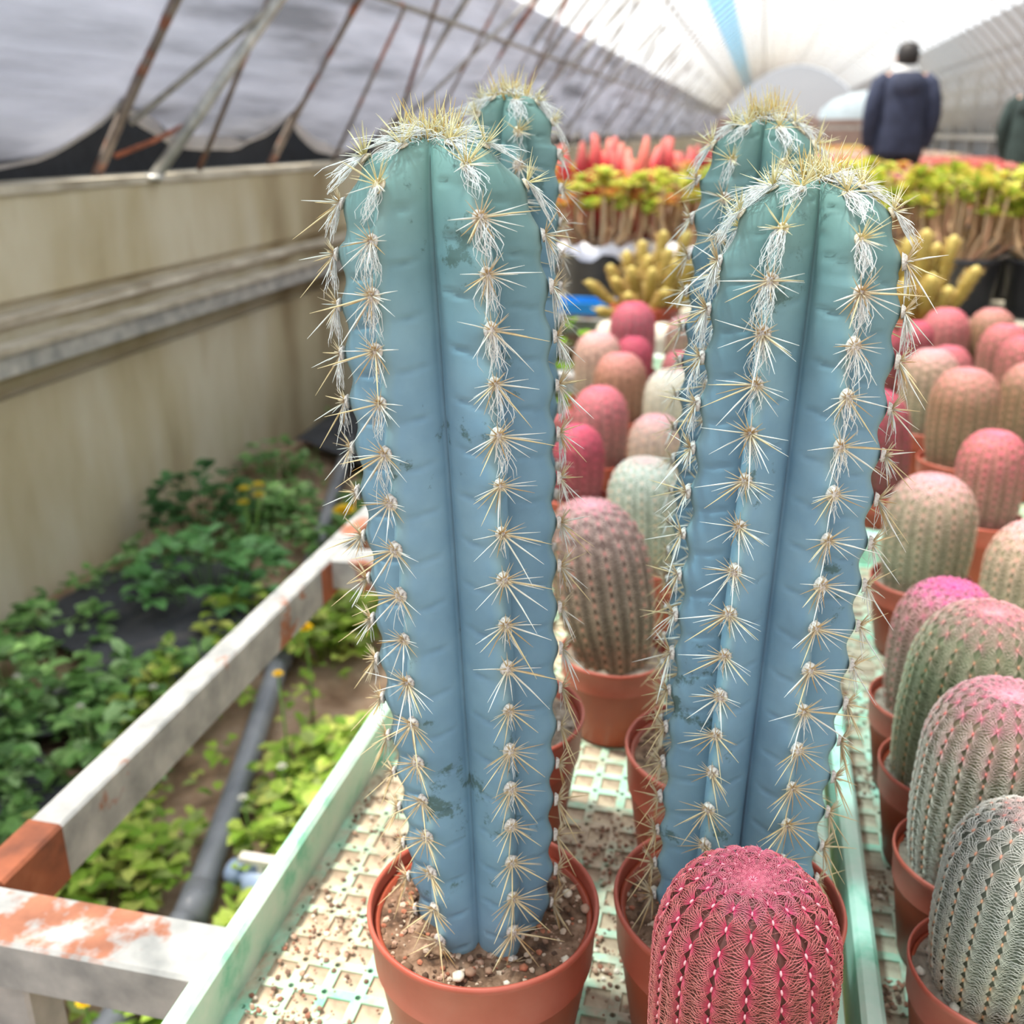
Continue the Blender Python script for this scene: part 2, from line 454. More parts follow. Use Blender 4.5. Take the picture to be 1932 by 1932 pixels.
# grey film curtain with a scalloped hem on the left, black net behind
mb = MB()
ny_, nv_ = 18, 44
yc = []
b0 = RIB0 - 2*BAY
nb = 33
for bay in range(nb):
    for s in range(ny_):
        yc.append(b0 + (bay + s/ny_)*BAY)
yc.append(b0 + nb*BAY)
for y in yc:
    u = ((y - RIB0)/BAY) % 1.0
    bayi = math.floor((y-RIB0)/BAY)
    sag = math.sin(PI*u)**0.75
    sagb = math.sin(PI*u**2.2)**0.8
    hem = 1.005 - (0.125 + 0.02*math.sin(bayi*2.3))*sag + 0.010*mnoise.noise(Vector((y*6, 0, 0)))
    php = math.asin(math.sqrt(min(1, max(0, (hem-AZ)/AH))))
    for k in range(nv_+1):
        v = k/nv_
        p = php + (ph_c - php)*v
        x, z = arch(p)
        (nxn, nzn), l = arch_n(p), 1.0
        belly = 0.105*sagb*math.sin(PI*min(1, v*1.05))**0.8
        folds = 0.016*mnoise.noise(Vector((y*1.3, z*13 - y*1.6, 4.0))) + 0.010*(0.5-abs(mnoise.noise(Vector((y*1.8, z*26 + y*3.0, 9.0))))) + 0.004*mnoise.noise(Vector((y*5, z*60 - y*6, 2.0)))
        o = 0.020 - belly*(1-0.3*v) + 1.6*folds*(1-v*0.5)*sag
        # curl of the hem towards the inside
        if v < 0.10: o += 0.0; x += 0.035*sag*(0.10-v)/0.10
        mb.v.append((x + nxn/l*o, y, z + nzn/l*o*0.6)); mb.c.append((1,1,1))
for j in range(len(yc)-1):
    for k in range(nv_):
        a = j*(nv_+1)+k
        mb.f.append((a, a+nv_+1, a+nv_+2, a+1))
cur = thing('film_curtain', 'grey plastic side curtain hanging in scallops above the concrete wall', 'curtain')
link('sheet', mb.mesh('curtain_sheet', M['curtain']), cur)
mb = MB()
for j in range(len(yc)-1):          # doubled hem band along the scallops
    o = j*(nv_+1)
mb2 = MB()
me_src = cur.children[0].data
hv = [me_src.vertices[j*(nv_+1)].co.copy() for j in range(len(yc))]
vs = []; fs = []
for h_ in hv:
    vs += [h_ + Vector((0.006, 0, 0.034)), h_ + Vector((0.010, 0, 0.0)), h_ + Vector((0.004, 0, -0.006))]
for j in range(len(hv)-1):
    a = j*3
    fs += [(a, a+3, a+4, a+1), (a+1, a+4, a+5, a+2)]
mb2.add(vs, fs)
link('hem', mb2.mesh('curtain_hem', M['hem']), cur)
mb = MB(); mb.box((-1.60, Y0, 0.0), (-1.585, Y1, 1.12))
tag(link('shade_net', mb.mesh('shade_net', M['black_net'], False)), 'black shade net standing behind the concrete wall', 'net')

# right side of the tunnel: posts, rails and grey netting
side = thing('side_frame', 'grey steel posts and rails along the right side of the tunnel', 'frame', (3.0, 0, 0))
for k in range(15):
    mb = MB(); mb.box((-0.03, 6.0+1.6*k, 0), (0.03, 6.06+1.6*k, 1.75)); link('post', mb.mesh('side_post', M['rib_grey'], False), side)
for z in (0.85, 1.5, 1.75):
    mb = MB(); mb.box((-0.035, 5.5, z), (0.035, Y1, z+0.07)); link('rail', mb.mesh('side_rail', M['galv'], False), side)
mb = MB(); mb.box((3.06, Y0, 0.0), (3.075, Y1, 1.3))
tag(link('wall_right', mb.mesh('wall_right', M['net_grey'], False)), kind='structure')

# tunnel frame: ribs, purlins, braces
frame = thing('tunnel_frame', 'rusty arched steel pipe frame carrying the tunnel roof', 'frame')
ribm = {}
def rib_mesh(key, mat, r):
    mb = MB()
    pts = [(arch(PI*i/36)[0], 0, arch(PI*i/36)[1]) for i in range(37)]
    mb.tube(pts, r, 8)
    return mb.mesh(key, mat)
ribm['rust'] = rib_mesh('rib_rust', M['rib_rust'], 0.0125)
ribm['grey'] = rib_mesh('rib_grey', M['rib_grey'], 0.0125)
k = -2
while RIB0 + k*BAY < Y1 - 0.2:
    link('rib', ribm['rust' if k in (1, 2, 3, 5) else 'grey'], frame, (0, RIB0 + k*BAY, 0))
    k += 1
for k in range(5, 32):
    link('rib', ribm['grey'], frame, (0, RIB0 + (k+0.5)*BAY, 0))
for px in (-1.18, -0.75, -0.1, 0.8, 1.7, 2.4, 2.8):
    p = phi_at(px); x, z = arch(p)
    mb = MB(); mb.tube([(x, Y0, z-0.022), (x, Y1-0.3, z-0.022)], 0.009, 6)
    link('purlin', mb.mesh('purlin', M['rib_grey']), frame)
for k in range(2, 28, 1):            # diagonal and upright braces between the ribs
    ya = RIB0 + k*BAY
    xa, za = arch(phi_at(-1.46)); xb, zb = arch(phi_at(-0.85))
    mb = MB()
    if k % 2 == 0:
        mb.tube([(xa+0.03, ya, za), (xb+0.03, ya+BAY, zb-0.02)], 0.008, 6)
    else:
        mb.tube([(xa+0.03, ya+BAY*0.85, 0.86), (xb+0.02, ya+0.1, zb-0.03)], 0.008, 6)
    link('brace', mb.mesh('brace', M['rib_rust'] if k in (3, 5) else M['rib_grey']), frame)
for y, x0, x1, z1 in ((2.62, -1.46, -1.20, 1.30), (3.55, -1.46, -1.18, 1.33), (4.5, -1.46, -1.08, 1.46), (6.3, -1.46, -1.0, 1.55)):
    mb = MB(); mb.tube([(x0, y, 0.855), (x1, y, z1)], 0.007, 6); link('upright', mb.mesh('upright', M['rib_rust']), frame)
mb = MB(); mb.tube([(-1.435, 2.62, 0.99), (-1.43, 2.36, 0.93), (-1.43, 2.2, 0.90)], 0.006, 6)
link('stay', mb.mesh('stay', M['rust']), frame)
pole = thing('brace_pole', 'galvanised brace pole footed on the concrete wall top, leaning right', 'pole', (-1.445, 2.37, 0.842))
mb = MB(); mb.tube([(0, 0, 0.002), (0.12, 0.13, 0.21), (0.245, 0.26, 0.42), (0.46, 0.46, 0.74)], 0.0155, 10)
link('shaft', mb.mesh('pole_shaft', M['galv']), pole)
mb = MB(); mb.lathe([(0.026, 0), (0.026, 0.008), (0.018, 0.012)], 10, close=True); link('foot', mb.mesh('pole_foot', M['galv']), pole)

# ------------------------------------------------------------------ bench frames
bench = thing('bench_frame', 'rust patched steel bench frame carrying the mint trays', 'bench', (0, 0, 0))
ZT = 0.538
def beam(name, a, b, mat, parent):
    mb = MB()
    x0,y0,z0 = a; x1,y1,z1 = b
    e = 0.002
    vs = []; 
    # bevelled rectangular tube along its longest axis
    ext = (x1-x0, y1-y0, z1-z0); ax = ext.index(max(ext))
    o = [i for i in range(3) if i != ax]
    lo = (x0,y0,z0); hi = (x1,y1,z1)
    ring = [(lo[o[0]]+e, lo[o[1]]),(hi[o[0]]-e, lo[o[1]]),(hi[o[0]], lo[o[1]]+e),(hi[o[0]], hi[o[1]]-e),(hi[o[0]]-e, hi[o[1]]),(lo[o[0]]+e, hi[o[1]]),(lo[o[0]], hi[o[1]]-e),(lo[o[0]], lo[o[1]]+e)]
    for end in (lo[ax], hi[ax]):
        for r in ring:
            p = [0,0,0]; p[ax] = end; p[o[0]] = r[0]; p[o[1]] = r[1]; vs.append(tuple(p))
    fs = [(k, (k+1) % 8, 8+(k+1) % 8, 8+k) for k in range(8)] + [tuple(reversed(range(8))), tuple(range(8, 16))]
    mb.add(vs, fs)
    return link(name, mb.mesh(name, mat, False), parent)
beam('long_rail', (-0.424, 0.408, ZT-0.042), (-0.400, 1.86, ZT), M['tube'], bench)
beam('long_rail', (0.640, 0.05, ZT-0.042), (0.664, 1.86, ZT), M['tube'], bench)
beam('cross_bar', (-0.70, 0.366, ZT-0.034), (0.70, 0.406, ZT), M['tube_rust'], bench)
beam('cross_bar', (-0.3995, 0.905, ZT-0.034), (0.6395, 0.94, ZT), M['tube'], bench)
beam('cross_bar', (-0.3995, 1.80, ZT-0.034), (0.6395, 1.84, ZT), M['tube'], bench)
for x, y in ((-0.424, 1.81), (0.640, 1.81), (0.640, 0.41)):
    beam('leg', (x+0.001, y, -0.01), (x+0.023, y+0.024, ZT-0.043), M['tube'], bench)
beam('leg', (-0.405, 0.372, -0.01), (-0.365, 0.400, ZT-0.035), M['tube_rust'], bench)
# weld patch of rust at the near corner of the long rail
beam('rusted_end', (-0.4248, 0.4075, ZT-0.0428), (-0.3992, 0.462, ZT+0.0008), M['rust'], bench)
beam('rusted_end', (-0.4248, 0.880, ZT-0.0428), (-0.3992, 0.935, ZT-0.0015), M['rust'], bench)

bench2 = thing('rear_bench', 'steel bench behind, carrying the black pots', 'bench', (0, 0, 0))
for yb in (2.40, 3.05, 4.40, 5.8, 7.2, 8.6):
    beam('cross_bar', (-0.90, yb, 0.500), (3.0 if yb > 4 else 1.2, yb+0.04, 0.536), M['tube'], bench2)
for x in (-0.88, -0.2, 0.5, 1.1):
    beam('slat', (x, 2.36, 0.5365), (x+0.05, 8.8, 0.5465), M['galv'], bench2)
    beam('leg', (x+0.01, 2.405, -0.01), (x+0.04, 2.435, 0.4995), M['tube'], bench2)
    beam('leg', (x+0.01, 8.605, -0.01), (x+0.04, 8.635, 0.4995), M['tube'], bench2)
mb = MB(); mb.box((-0.92, 2.42, 0.547), (1.22, 8.8, 0.556)); link('bench_top', mb.mesh('bench_top', M['concrete_pale'], False), bench2)

# ------------------------------------------------------------------ mint trays
PITCH = 0.0176
def lattice_unit(mb, x, y, z, right, up):
    b, hr, d = 0.0027, 0.0016, 0.0011
    p = PITCH
    sq = []
    oc = []
    for k in range(8):
        a = PI/4*k
        c, s = math.cos(a), math.sin(a)
        q = max(abs(c), abs(s))
        sq.append((x + b*c/q, y + b*s/q, z)); oc.append((x + hr*c, y + hr*s, z))
    low = [(q[0], q[1], z-0.006) for q in oc]
    mb.add(sq + oc + low, [(k, (k+1) % 8, 8+(k+1) % 8, 8+k) for k in range(8)] + [(8+k, 8+(k+1) % 8, 16+(k+1) % 8, 16+k) for k in range(8)])
    if right:
        x0, x1 = x+b, x+p-b
        mb.add([(x0,y-b,z),(x1,y-b,z),(x1,y+b,z),(x0,y+b,z),(x0,y-b,z-d),(x1,y-b,z-d),(x1,y+b,z-d),(x0,y+b,z-d)], [(0,1,2,3),(4,5,1,0),(3,2,6,7)])
    if up:
        y0, y1 = y+b, y+p-b
        mb.add([(x-b,y0,z),(x+b,y0,z),(x+b,y1,z),(x-b,y1,z),(x-b,y0,z-d),(x+b,y0,z-d),(x+b,y1,z-d),(x-b,y1,z-d)], [(0,1,2,3),(0,3,7,4),(1,5,6,2)])
cell_me = None
def make_cell():
    mb = MB(); h = PITCH/2 - 0.0027
    e = 0.0008
    mb.add([(-h,-h,0),(h,-h,0),(h,h,0),(-h,h,0),(-h+e,-h+e,-0.0007),(h-e,-h+e,-0.0007),(h-e,h-e,-0.0007),(-h+e,h-e,-0.0007)],
           [(0,1,5,4),(1,2,6,5),(2,3,7,6),(3,0,4,7),(4,5,6,7)])
    return mb.mesh('cell', M['cell'], False)
cell_me = make_cell()
RAILH, RT = 0.030, 0.0105
def tray(label, x0, x1, y0, y1, detail):
    t = thing('plant_tray', label, 'tray', (x0, y0, ZT+0.0005))
    W, L = x1-x0, y1-y0
    zf = T - ZT - 0.0005
    nxk = int((W-2*RT)/PITCH); nyk = int((L-2*RT)/PITCH)
    ox = (W - nxk*PITCH)/2; oy = (L - nyk*PITCH)/2
    mb = MB()
    for i in range(nxk+1):
        for j in range(nyk+1):
            lattice_unit(mb, ox+i*PITCH, oy+j*PITCH, zf, i < nxk, j < nyk)
    link('lattice', mb.mesh('lattice', M['mint'], False), t)
    cells = []
    for i in range(nxk):
        for j in range(nyk):
            c = Vector((ox+(i+0.5)*PITCH, oy+(j+0.5)*PITCH, zf-0.0011))
            cells.append(((Vector((x0, y0, ZT)) + c - CAMP).length, c))
    cells.sort(key=lambda q: q[0])
    # nearest ones inside the picture become single pieces
    inview = []; rest = []
    for dd, c in cells:
        d = Vector((x0, y0, ZT)) + c - CAMP
        w = d.dot(Fv)
        px = d.dot(Rv)/w; py = d.dot(Uv)/w
        (inview if (abs(px) < 0.52 and abs(py) < 0.52) else rest).append(c)
    rest += inview[detail:]; inview = inview[:detail]
    for c in inview: link('cell', cell_me, t, c)
    mb = MB(); h = PITCH/2-0.0027
    for c in rest:
        mb.add([(c.x-h,c.y-h,c.z),(c.x+h,c.y-h,c.z),(c.x+h,c.y+h,c.z),(c.x-h,c.y+h,c.z)], [(0,1,2,3)])
    if rest: tag(link('cell_field', mb.mesh('cell_field', M['cell'], False), t), kind='stuff')
    def rail(a, b):
        mb = MB(); e = 0.0022
        X0,Yy0 = a; X1,Yy1 = b
        lx = (X1-X0) < (Yy1-Yy0)
        ring = [(0,0),(RT,0),(RT,RAILH+zf-e),(RT-e,RAILH+zf),(e,RAILH+zf),(0,RAILH+zf-e)]
        vs = []; ns = 40
        for s in range(ns+1):
            q = s/ns
            for u, w in ring:
                wob = 0.0007*mnoise.noise(Vector((q*9, u*50, w*40)))
                if lx: vs.append((X0+u+wob, Yy0+(Yy1-Yy0)*q, w+wob*0.6))
                else: vs.append((X0+(X1-X0)*q, Yy0+u+wob, w+wob*0.6))
        fs = [(s*6+k, s*6+(k+1) % 6, (s+1)*6+(k+1) % 6, (s+1)*6+k) for s in range(ns) for k in range(6)]
        fs += [tuple(reversed(range(6))), tuple(ns*6+k for k in range(6))]
        mb.add(vs, fs)
        link('side_rail', mb.mesh('side_rail', M['mint_rail'], False), t)
    rail((0, 0), (RT, L)); rail((W-RT, 0), (W, L)); rail((RT, 0), (W-RT, RT)); rail((RT, L-RT), (W-RT, L))
    mb = MB()
    for q in (oy*0.5, L-oy*0.5):
        pass
    # flat margin between lattice and rails
    z = zf-0.0004
    for a, b in (((RT,RT),(ox,L-RT)), ((W-ox,RT),(W-RT,L-RT)), ((ox,RT),(W-ox,oy)), ((ox,L-oy),(W-ox,L-RT))):
        if b[0]-a[0] > 0.0005 and b[1]-a[1] > 0.0005: mb.box((a[0],a[1],z-0.003),(b[0],b[1],z))
    link('margin', mb.mesh('margin', M['mint'], False), t)
    return t
tray('mint tray with recessed dusty squares under the tall blue cacti', -0.229, 0.066, 0.12, 0.99, 300)
tray('mint tray on the right side holding the nearest barrel cacti', 0.0735, 0.398, 0.10, 0.99, 120)
tray('mint tray farther back under the pink barrel cacti left of centre', -0.229, 0.066, 0.995, 1.80, 0)
tray('mint tray farther back under the pink barrel cacti on the right', 0.0735, 0.398, 0.995, 1.80, 0)

# ------------------------------------------------------------------ pots and soil
def pot_parts(root, r, h, soil_drop, soil_mat, seed, n=56, pebbles=0, grit=160):
    """plastic pot standing at the root's origin; r = outer rim radius"""
    rb = r*0.74
    band = h*0.27
    rr = random.Random(seed)
    prof = [(rb*0.55, 0.003), (rb-0.002, 0.0), (rb, 0.002), (r*0.925, h-band-0.003), (r*0.945, h-band), (r*0.945, h-0.006),
            (r*0.90, h-0.006), (rb*0.94, 0.006), (rb*0.5, 0.006)]
    mb = MB(); mb.lathe(prof, n)
    pot = link('pot', mb.mesh('pot', M['terra']), root)
    mb = MB()
    pr = [(r*0.952, h-band-0.001), (r*0.957, h-band+0.0012), (r*0.978, h-0.004), (r*0.998, h-0.0028), (r, h-0.0012), (r*0.992, h), (r*0.968, h), (r*0.956, h-0.0015), (r*0.93, h-band), (r*0.9, h-band-0.004)]
    mb.lathe(pr, n)
    for i, v in enumerate(mb.v):
        a = math.atan2(v[1], v[0]); w = 0.0006*mnoise.noise(Vector((math.cos(a)*2, math.sin(a)*2, seed)))
        mb.v[i] = (v[0], v[1], v[2] + (w if v[2] > h-0.005 else 0))
    link('rim', mb.mesh('rim', M['terra_rim']), pot)
    zs = h - soil_drop
    rs = r*0.925
    mb = MB(); nr = 14; nn = 40
    mb.v.append((0,0,zs+0.002)); mb.c.append((1,1,1))
    for i in range(1, nr+1):
        for k in range(nn):
            a = 2*PI*k/nn; q = rs*i/nr
            x, y = q*math.cos(a), q*math.sin(a)
            z = zs + 0.002 + 0.0032*mnoise.noise(Vector((x*90, y*90, seed))) + 0.0016*mnoise.noise(Vector((x*260, y*260, seed+5)))
            mb.v.append((x,y,z)); mb.c.append((1,1,1))
    for k in range(nn): mb.f.append((0, 1+k, 1+(k+1) % nn))
    for i in range(nr-1):
        for k in range(nn):
            a = 1+i*nn; mb.f.append((a+k, a+nn+k, a+nn+(k+1) % nn, a+(k+1) % nn))
    soil = link('soil', mb.mesh('soil', soil_mat), root)
    mb = MB()
    pal = [srgb(120,92,72), srgb(160,126,104), srgb(186,150,128), srgb(92,70,56), srgb(176,110,84), srgb(205,182,160)] if soil_mat is not M['soil_pale'] else [srgb(150,134,118), srgb(188,174,156), srgb(110,96,84), srgb(206,196,180)]
    for q in range(grit):
        a = rr.uniform(0, 2*PI); d = rs*0.97*math.sqrt(rr.random())
        s = rr.choice([0.0005, 0.0007, 0.0009, 0.0013])*r/0.045
        mb.blob((d*math.cos(a), d*math.sin(a), zs+0.0015+s*0.6+0.002*mnoise.noise(Vector((d*math.cos(a)*90, d*math.sin(a)*90, seed)))), s, seed*999+q, rr.choice(pal), (1, rr.uniform(0.7,1.2), 0.7))
    if grit: tag(link('grit', mb.mesh('grit', M['crumb'], False, True), soil), kind='stuff')
    for q in range(pebbles):
        a = rr.uniform(0, 2*PI); d = rs*(0.66 + 0.3*rr.random())
        s = rr.uniform(0.0014, 0.0030)
        mb = MB(); c = rr.choice(pal + [srgb(236,222,200)])
        mb.blob((0,0,0), s, seed*77+q, c, (1, rr.uniform(0.7,1.3), 0.7), 0.15)
        link('pebble', mb.mesh('pebble', M['crumb'], True, True), soil, (d*math.cos(a), d*math.sin(a), zs+0.003+s*0.4))
    return zs

# ------------------------------------------------------------------ tall blue column cacti
def frame_matrix(p, right, up, out, scale=1.0):
    m = Matrix((right*scale, up*scale, out*scale)).transposed().to_4x4()
    m.translation = p
    return m

GOLD0, GOLD1 = srgb(206,150,72), srgb(240,216,150)
def spine_cluster(seed, style, L):
    """local frame: x sideways, y up the rib, z away from the plant"""
    rr = random.Random(seed); mb = MB()
    def spine(d, ln, r, c0, c1, bend=0.0):
        d = d.normalized()
        side = d.orthogonal().normalized()
        p0 = Vector((d.x*0.0010, d.y*0.0010, 0.0006))
        p1 = p0 + d*ln*0.5 + side*bend*ln
        p2 = p0 + d*ln + Vector((0, -abs(bend)*ln*0.3, 0))
        mb.tube([p0, p1, p2], [r, r*0.8, r*0.16], 4, [c0, c1, c1], cap=False)
    white, tan, gold = srgb(244,240,230), srgb(222,200,164), srgb(206,164,104)
    pale = srgb(246,234,186)
    if style == 'top':
        for k in range(15):
            a = rr.uniform(-0.6, PI+0.6)
            el = rr.uniform(0.25, 1.1)
            spine(Vector((math.cos(a)*math.cos(el), math.sin(a)*math.cos(el), math.sin(el))), L*rr.uniform(0.45,0.90), 0.00023, srgb(230,206,136), pale, rr.uniform(-0.03,0.03))
        for k in range(5):
            a = rr.uniform(PI+0.3, 2*PI-0.3)
            spine(Vector((math.cos(a), math.sin(a), rr.uniform(0.2,0.7))), L*rr.uniform(0.35,0.7), 0.00026, pale, white)
    else:
        for k in range(7):           # short ones above
            a = PI*(0.10 + 0.80*(k+rr.random())/7)
            spine(Vector((math.cos(a), math.sin(a)*0.9, rr.uniform(0.30,0.8))), L*rr.uniform(0.30,0.58), 0.00024, gold, tan)
        angs = [0.97, 1.03, 1.10, 1.19, 1.30, 1.42, 1.56, 1.68, 1.79, 1.88, 1.96, 2.03]
        for k, q in enumerate(angs):  # radials to the sides and down
            if rr.random() < 0.15: continue
            a = PI*q + rr.uniform(-0.09, 0.09)
            side = abs(math.cos(a))
            c1 = white if style == 'mid' else tan
            spine(Vector((math.cos(a), math.sin(a), rr.uniform(0.15,0.5))), L*rr.uniform(0.55,0.85)*(0.75+0.4*side), 0.00025, tan, c1 if rr.random() < 0.75 else gold, rr.uniform(-0.02,0.02))
        for a0 in rr.sample([1.06, 1.20, 1.36, 1.64, 1.80, 1.94], 3):           # long centrals
            a = PI*a0 + rr.uniform(-0.12,0.12)
            spine(Vector((math.cos(a), math.sin(a), rr.uniform(0.35,0.9))), L*rr.uniform(1.0,1.35), 0.00034, tan, white if style == 'mid' and rr.random() < 0.6 else srgb(232,206,156), rr.uniform(-0.015,0.015))
        for k in range(5):           # stubs standing out of the felt
            a = rr.uniform(0, 2*PI)
            spine(Vector((math.cos(a)*0.5, math.sin(a)*0.5, 1)), L*rr.uniform(0.12,0.22), 0.0003, srgb(150,120,96), tan)
    return mb.mesh('spine_cluster', M['spine'], True, True)
def wool_tuft(seed, L, n):
    rr = random.Random(seed); mb = MB()
    for k in range(n):
        a = rr.uniform(-1, 1)
        p = Vector((a*0.0016, rr.uniform(-0.001, 0.001), 0.0006))
        pts = [p.copy()]
        d = Vector((a*0.5, -1, rr.uniform(0.05, 0.5)))
        ln = L*rr.uniform(0.5, 1.15)
        for s in range(5):
            d = (d + Vector((rr.uniform(-0.6,0.6) - p.x*120, -0.15, rr.uniform(-0.35,0.2)))).normalized()
            p = p + d*ln/5
            p.z = max(p.z, 0.0002)
            pts.append(p.copy())
        mb.tube(pts, [0.00011]*5 + [0.00005], 3, cap=False)
    return mb.mesh('wool_tuft', M['wool'])
def pad_mesh(mat, r):
    mb = MB()
    prof = []
    for i in range(6):
        a = PI/2*i/5
        prof.append((r*math.cos(a) if i < 5 else r*0.05, r*0.75*math.sin(a)))
    mb.lathe(prof, 12, close=True)
    for i, v in enumerate(mb.v):
        k = 1 + 0.12*mnoise.noise(Vector(v)*2200)
        mb.v[i] = (v[0]*k, v[1]*k*1.1, v[2]*k)
    return mb.mesh('areole', mat)
SP_TOP = [spine_cluster(10+i, 'top', 0.0135) for i in range(5)]
SP_MID = [spine_cluster(30+i, 'mid', 0.0145) for i in range(7)]
SP_LOW = [spine_cluster(50+i, 'low', 0.0140) for i in range(6)]
WOOL_A = [wool_tuft(70+i, 0.016, 34) for i in range(4)]
WOOL_B = [wool_tuft(90+i, 0.014, 15) for i in range(4)]
WOOL_C = [wool_tuft(110+i, 0.011, 6) for i in range(3)]
PAD = pad_mesh(M['areole'], 0.0025)
PADN = pad_mesh(M['areole_new'], 0.0022)

def column_cactus(label, x, y, pr, ph, height, lean, ribs, rot, prof, seed, soil_drop, pebbles, grit, soil_mat, pitch=0.0172, wool=1.0, tuft=1.0, depth=0.46, spine_scale=1.0):
    root = thing('potted_column_cactus', label, 'cactus', (x, y, T+0.0005))
    zs = pot_parts(root, pr, ph, soil_drop, soil_mat, seed, 72, pebbles, grit)
    rr = random.Random(seed)
    H = height
    # profile by arc length: side then dome
    def radius(z):
        q = z/H
        for (q0, r0), (q1, r1) in zip(prof, prof[1:]):
            if q <= q1:
                u = (q-q0)/(q1-q0); u = u*u*(3-2*u)
                return r0 + (r1-r0)*u
        return prof[-1][1]
    rt = prof[-1][1]
    dome = rt*1.05
    P = []
    nz = int((H-dome)/(pitch/14))
    for i in range(nz+1):
        z = (H-dome)*i/nz
        P.append((radius(z), z))
    for i in range(1, 31):
        a = PI/2*i/30
        P.append((rt*max(0.0, math.cos(a))**0.82, H-dome + dome*math.sin(a)))
    arc = [0.0]
    for i in range(1, len(P)):
        arc.append(arc[-1] + math.hypot(P[i][0]-P[i-1][0], P[i][1]-P[i-1][1]))
    LEN = arc[-1]
    offs = [rr.uniform(-0.15, 0.15) + (0.5 if k % 2 else 0.0) for k in range(ribs)]
    per = 20
    nphi = ribs*per
    tw = 0.0
    def pos(phi, i, k, u, a):
        R, z = P[i]
        dp = depth*(0.55 + 0.45*min(1, z/(0.25*H))) if z < 0.25*H else depth
        g = 1 - u**1.18
        rad = R*(1 - dp*(1-g)) - R*0.07*math.exp(-((1-u)/0.07)**2)
        fr = ((LEN - a)/pitch - offs[k]) % 1.0        # 0 at an areole
        edge = min(1.0, R/rt*1.4)
        cr = max(0, 1-u*1.9)
        rad += edge*0.00105*math.cos(2*PI*fr)*cr
        if 0.12 < u < 0.80:
            f2 = (fr + u*0.22 - 0.48 + 0.05*math.sin(i*0.05+k)) 
            f2 = (f2+0.5) % 1.0 - 0.5
            rad -= edge*0.0019*math.exp(-(f2/0.040)**2)*math.sin(PI*(u-0.12)/0.68)
        q = z/H
        cx = lean[0]*(q + 0.25*q*q)/1.25; cy = lean[1]*q
        ph_ = phi + tw*q
        return Vector((cx + rad*math.sin(ph_), cy - rad*math.cos(ph_), zs + z - 0.006))
    mb = MB()
    for i in range(len(P)):
        for j in range(nphi):
            k = j//per
            uu = (j % per)/per
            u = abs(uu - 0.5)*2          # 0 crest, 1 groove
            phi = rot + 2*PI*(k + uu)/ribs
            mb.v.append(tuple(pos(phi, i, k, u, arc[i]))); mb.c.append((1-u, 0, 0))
    for i in range(len(P)-1):
        for j in range(nphi):
            j2 = (j+1) % nphi
            mb.f.append((i*nphi+j, i*nphi+j2, (i+1)*nphi+j2, (i+1)*nphi+j))
    zoff = zs - 0.006
    mb.v = [(v[0], v[1], v[2]-zoff) for v in mb.v]
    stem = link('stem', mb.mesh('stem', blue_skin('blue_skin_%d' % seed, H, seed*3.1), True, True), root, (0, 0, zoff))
    # areoles
    def at_arc(phi, k, a):
        a = max(0.0, min(LEN, a))
        lo = 0
        for i in range(len(arc)-1):
            if arc[i+1] >= a: lo = i; break
        i2 = min(lo+1, len(arc)-1)
        f = (a-arc[lo])/max(1e-9, arc[i2]-arc[lo])
        return pos(phi, lo, k, 0, arc[lo]).lerp(pos(phi, i2, k, 0, arc[i2]), f)
    for k in range(ribs):
        phi = rot + 2*PI*(k+0.5)/ribs
        n = 0
        while True:
            s = (n + offs[k])*pitch + (0.0045 if n == 0 else 0.0)
            n += 1
            if s < 0.003: continue
            a = LEN - s
            if a < 0.006: break
            p = at_arc(phi, k, a)
            up = (at_arc(phi, k, a+0.003) - at_arc(phi, k, a-0.003)).normalized()
            rad = Vector((math.sin(phi), -math.cos(phi), 0))
            right = up.cross(rad).normalized()*-1
            right = rad.cross(up).normalized()*-1
            out = right.cross(up).normalized()
            if out.dot(rad + Vector((0,0,0.3))) < 0:
                right = -right; out = right.cross(up).normalized()
            p = p - Vector((0,0,zoff)) + out*0.0002
            # skip what faces right away from any near viewpoint only if deep at the back
            roll = rr.uniform(-0.18, 0.18)
            r2 = right*math.cos(roll) + up*math.sin(roll)
            u2 = up*math.cos(roll) - right*math.sin(roll)
            young = s < 0.035
            link('areole', PADN if young else PAD, stem, mat4=frame_matrix(p, r2, u2, out, rr.uniform(0.85,1.15)*(0.8 if s < 0.02 else 1.0)))
            if young: me = rr.choice(SP_TOP)
            elif s < 0.62*LEN: me = rr.choice(SP_MID)
            else: me = rr.choice(SP_LOW)
            link('spine_cluster', me, stem, mat4=frame_matrix(p + out*0.0008, r2, u2, out, rr.uniform(0.85,1.12)*spine_scale))
            w = None
            if s < 0.07*wool: w = rr.choice(WOOL_A)
            elif s < 0.11*wool: w = rr.choice(WOOL_B)
            elif s < 0.22*wool and rr.random() < 0.7: w = rr.choice(WOOL_C)
            if w is not None:
                link('wool_tuft', w, stem, mat4=frame_matrix(p + out*0.0006, right, up, out, rr.uniform(0.85,1.15)))
    # crown of young spines and wool at the growing tip
    apex = Vector((lean[0], lean[1], H))
    mb = MB()
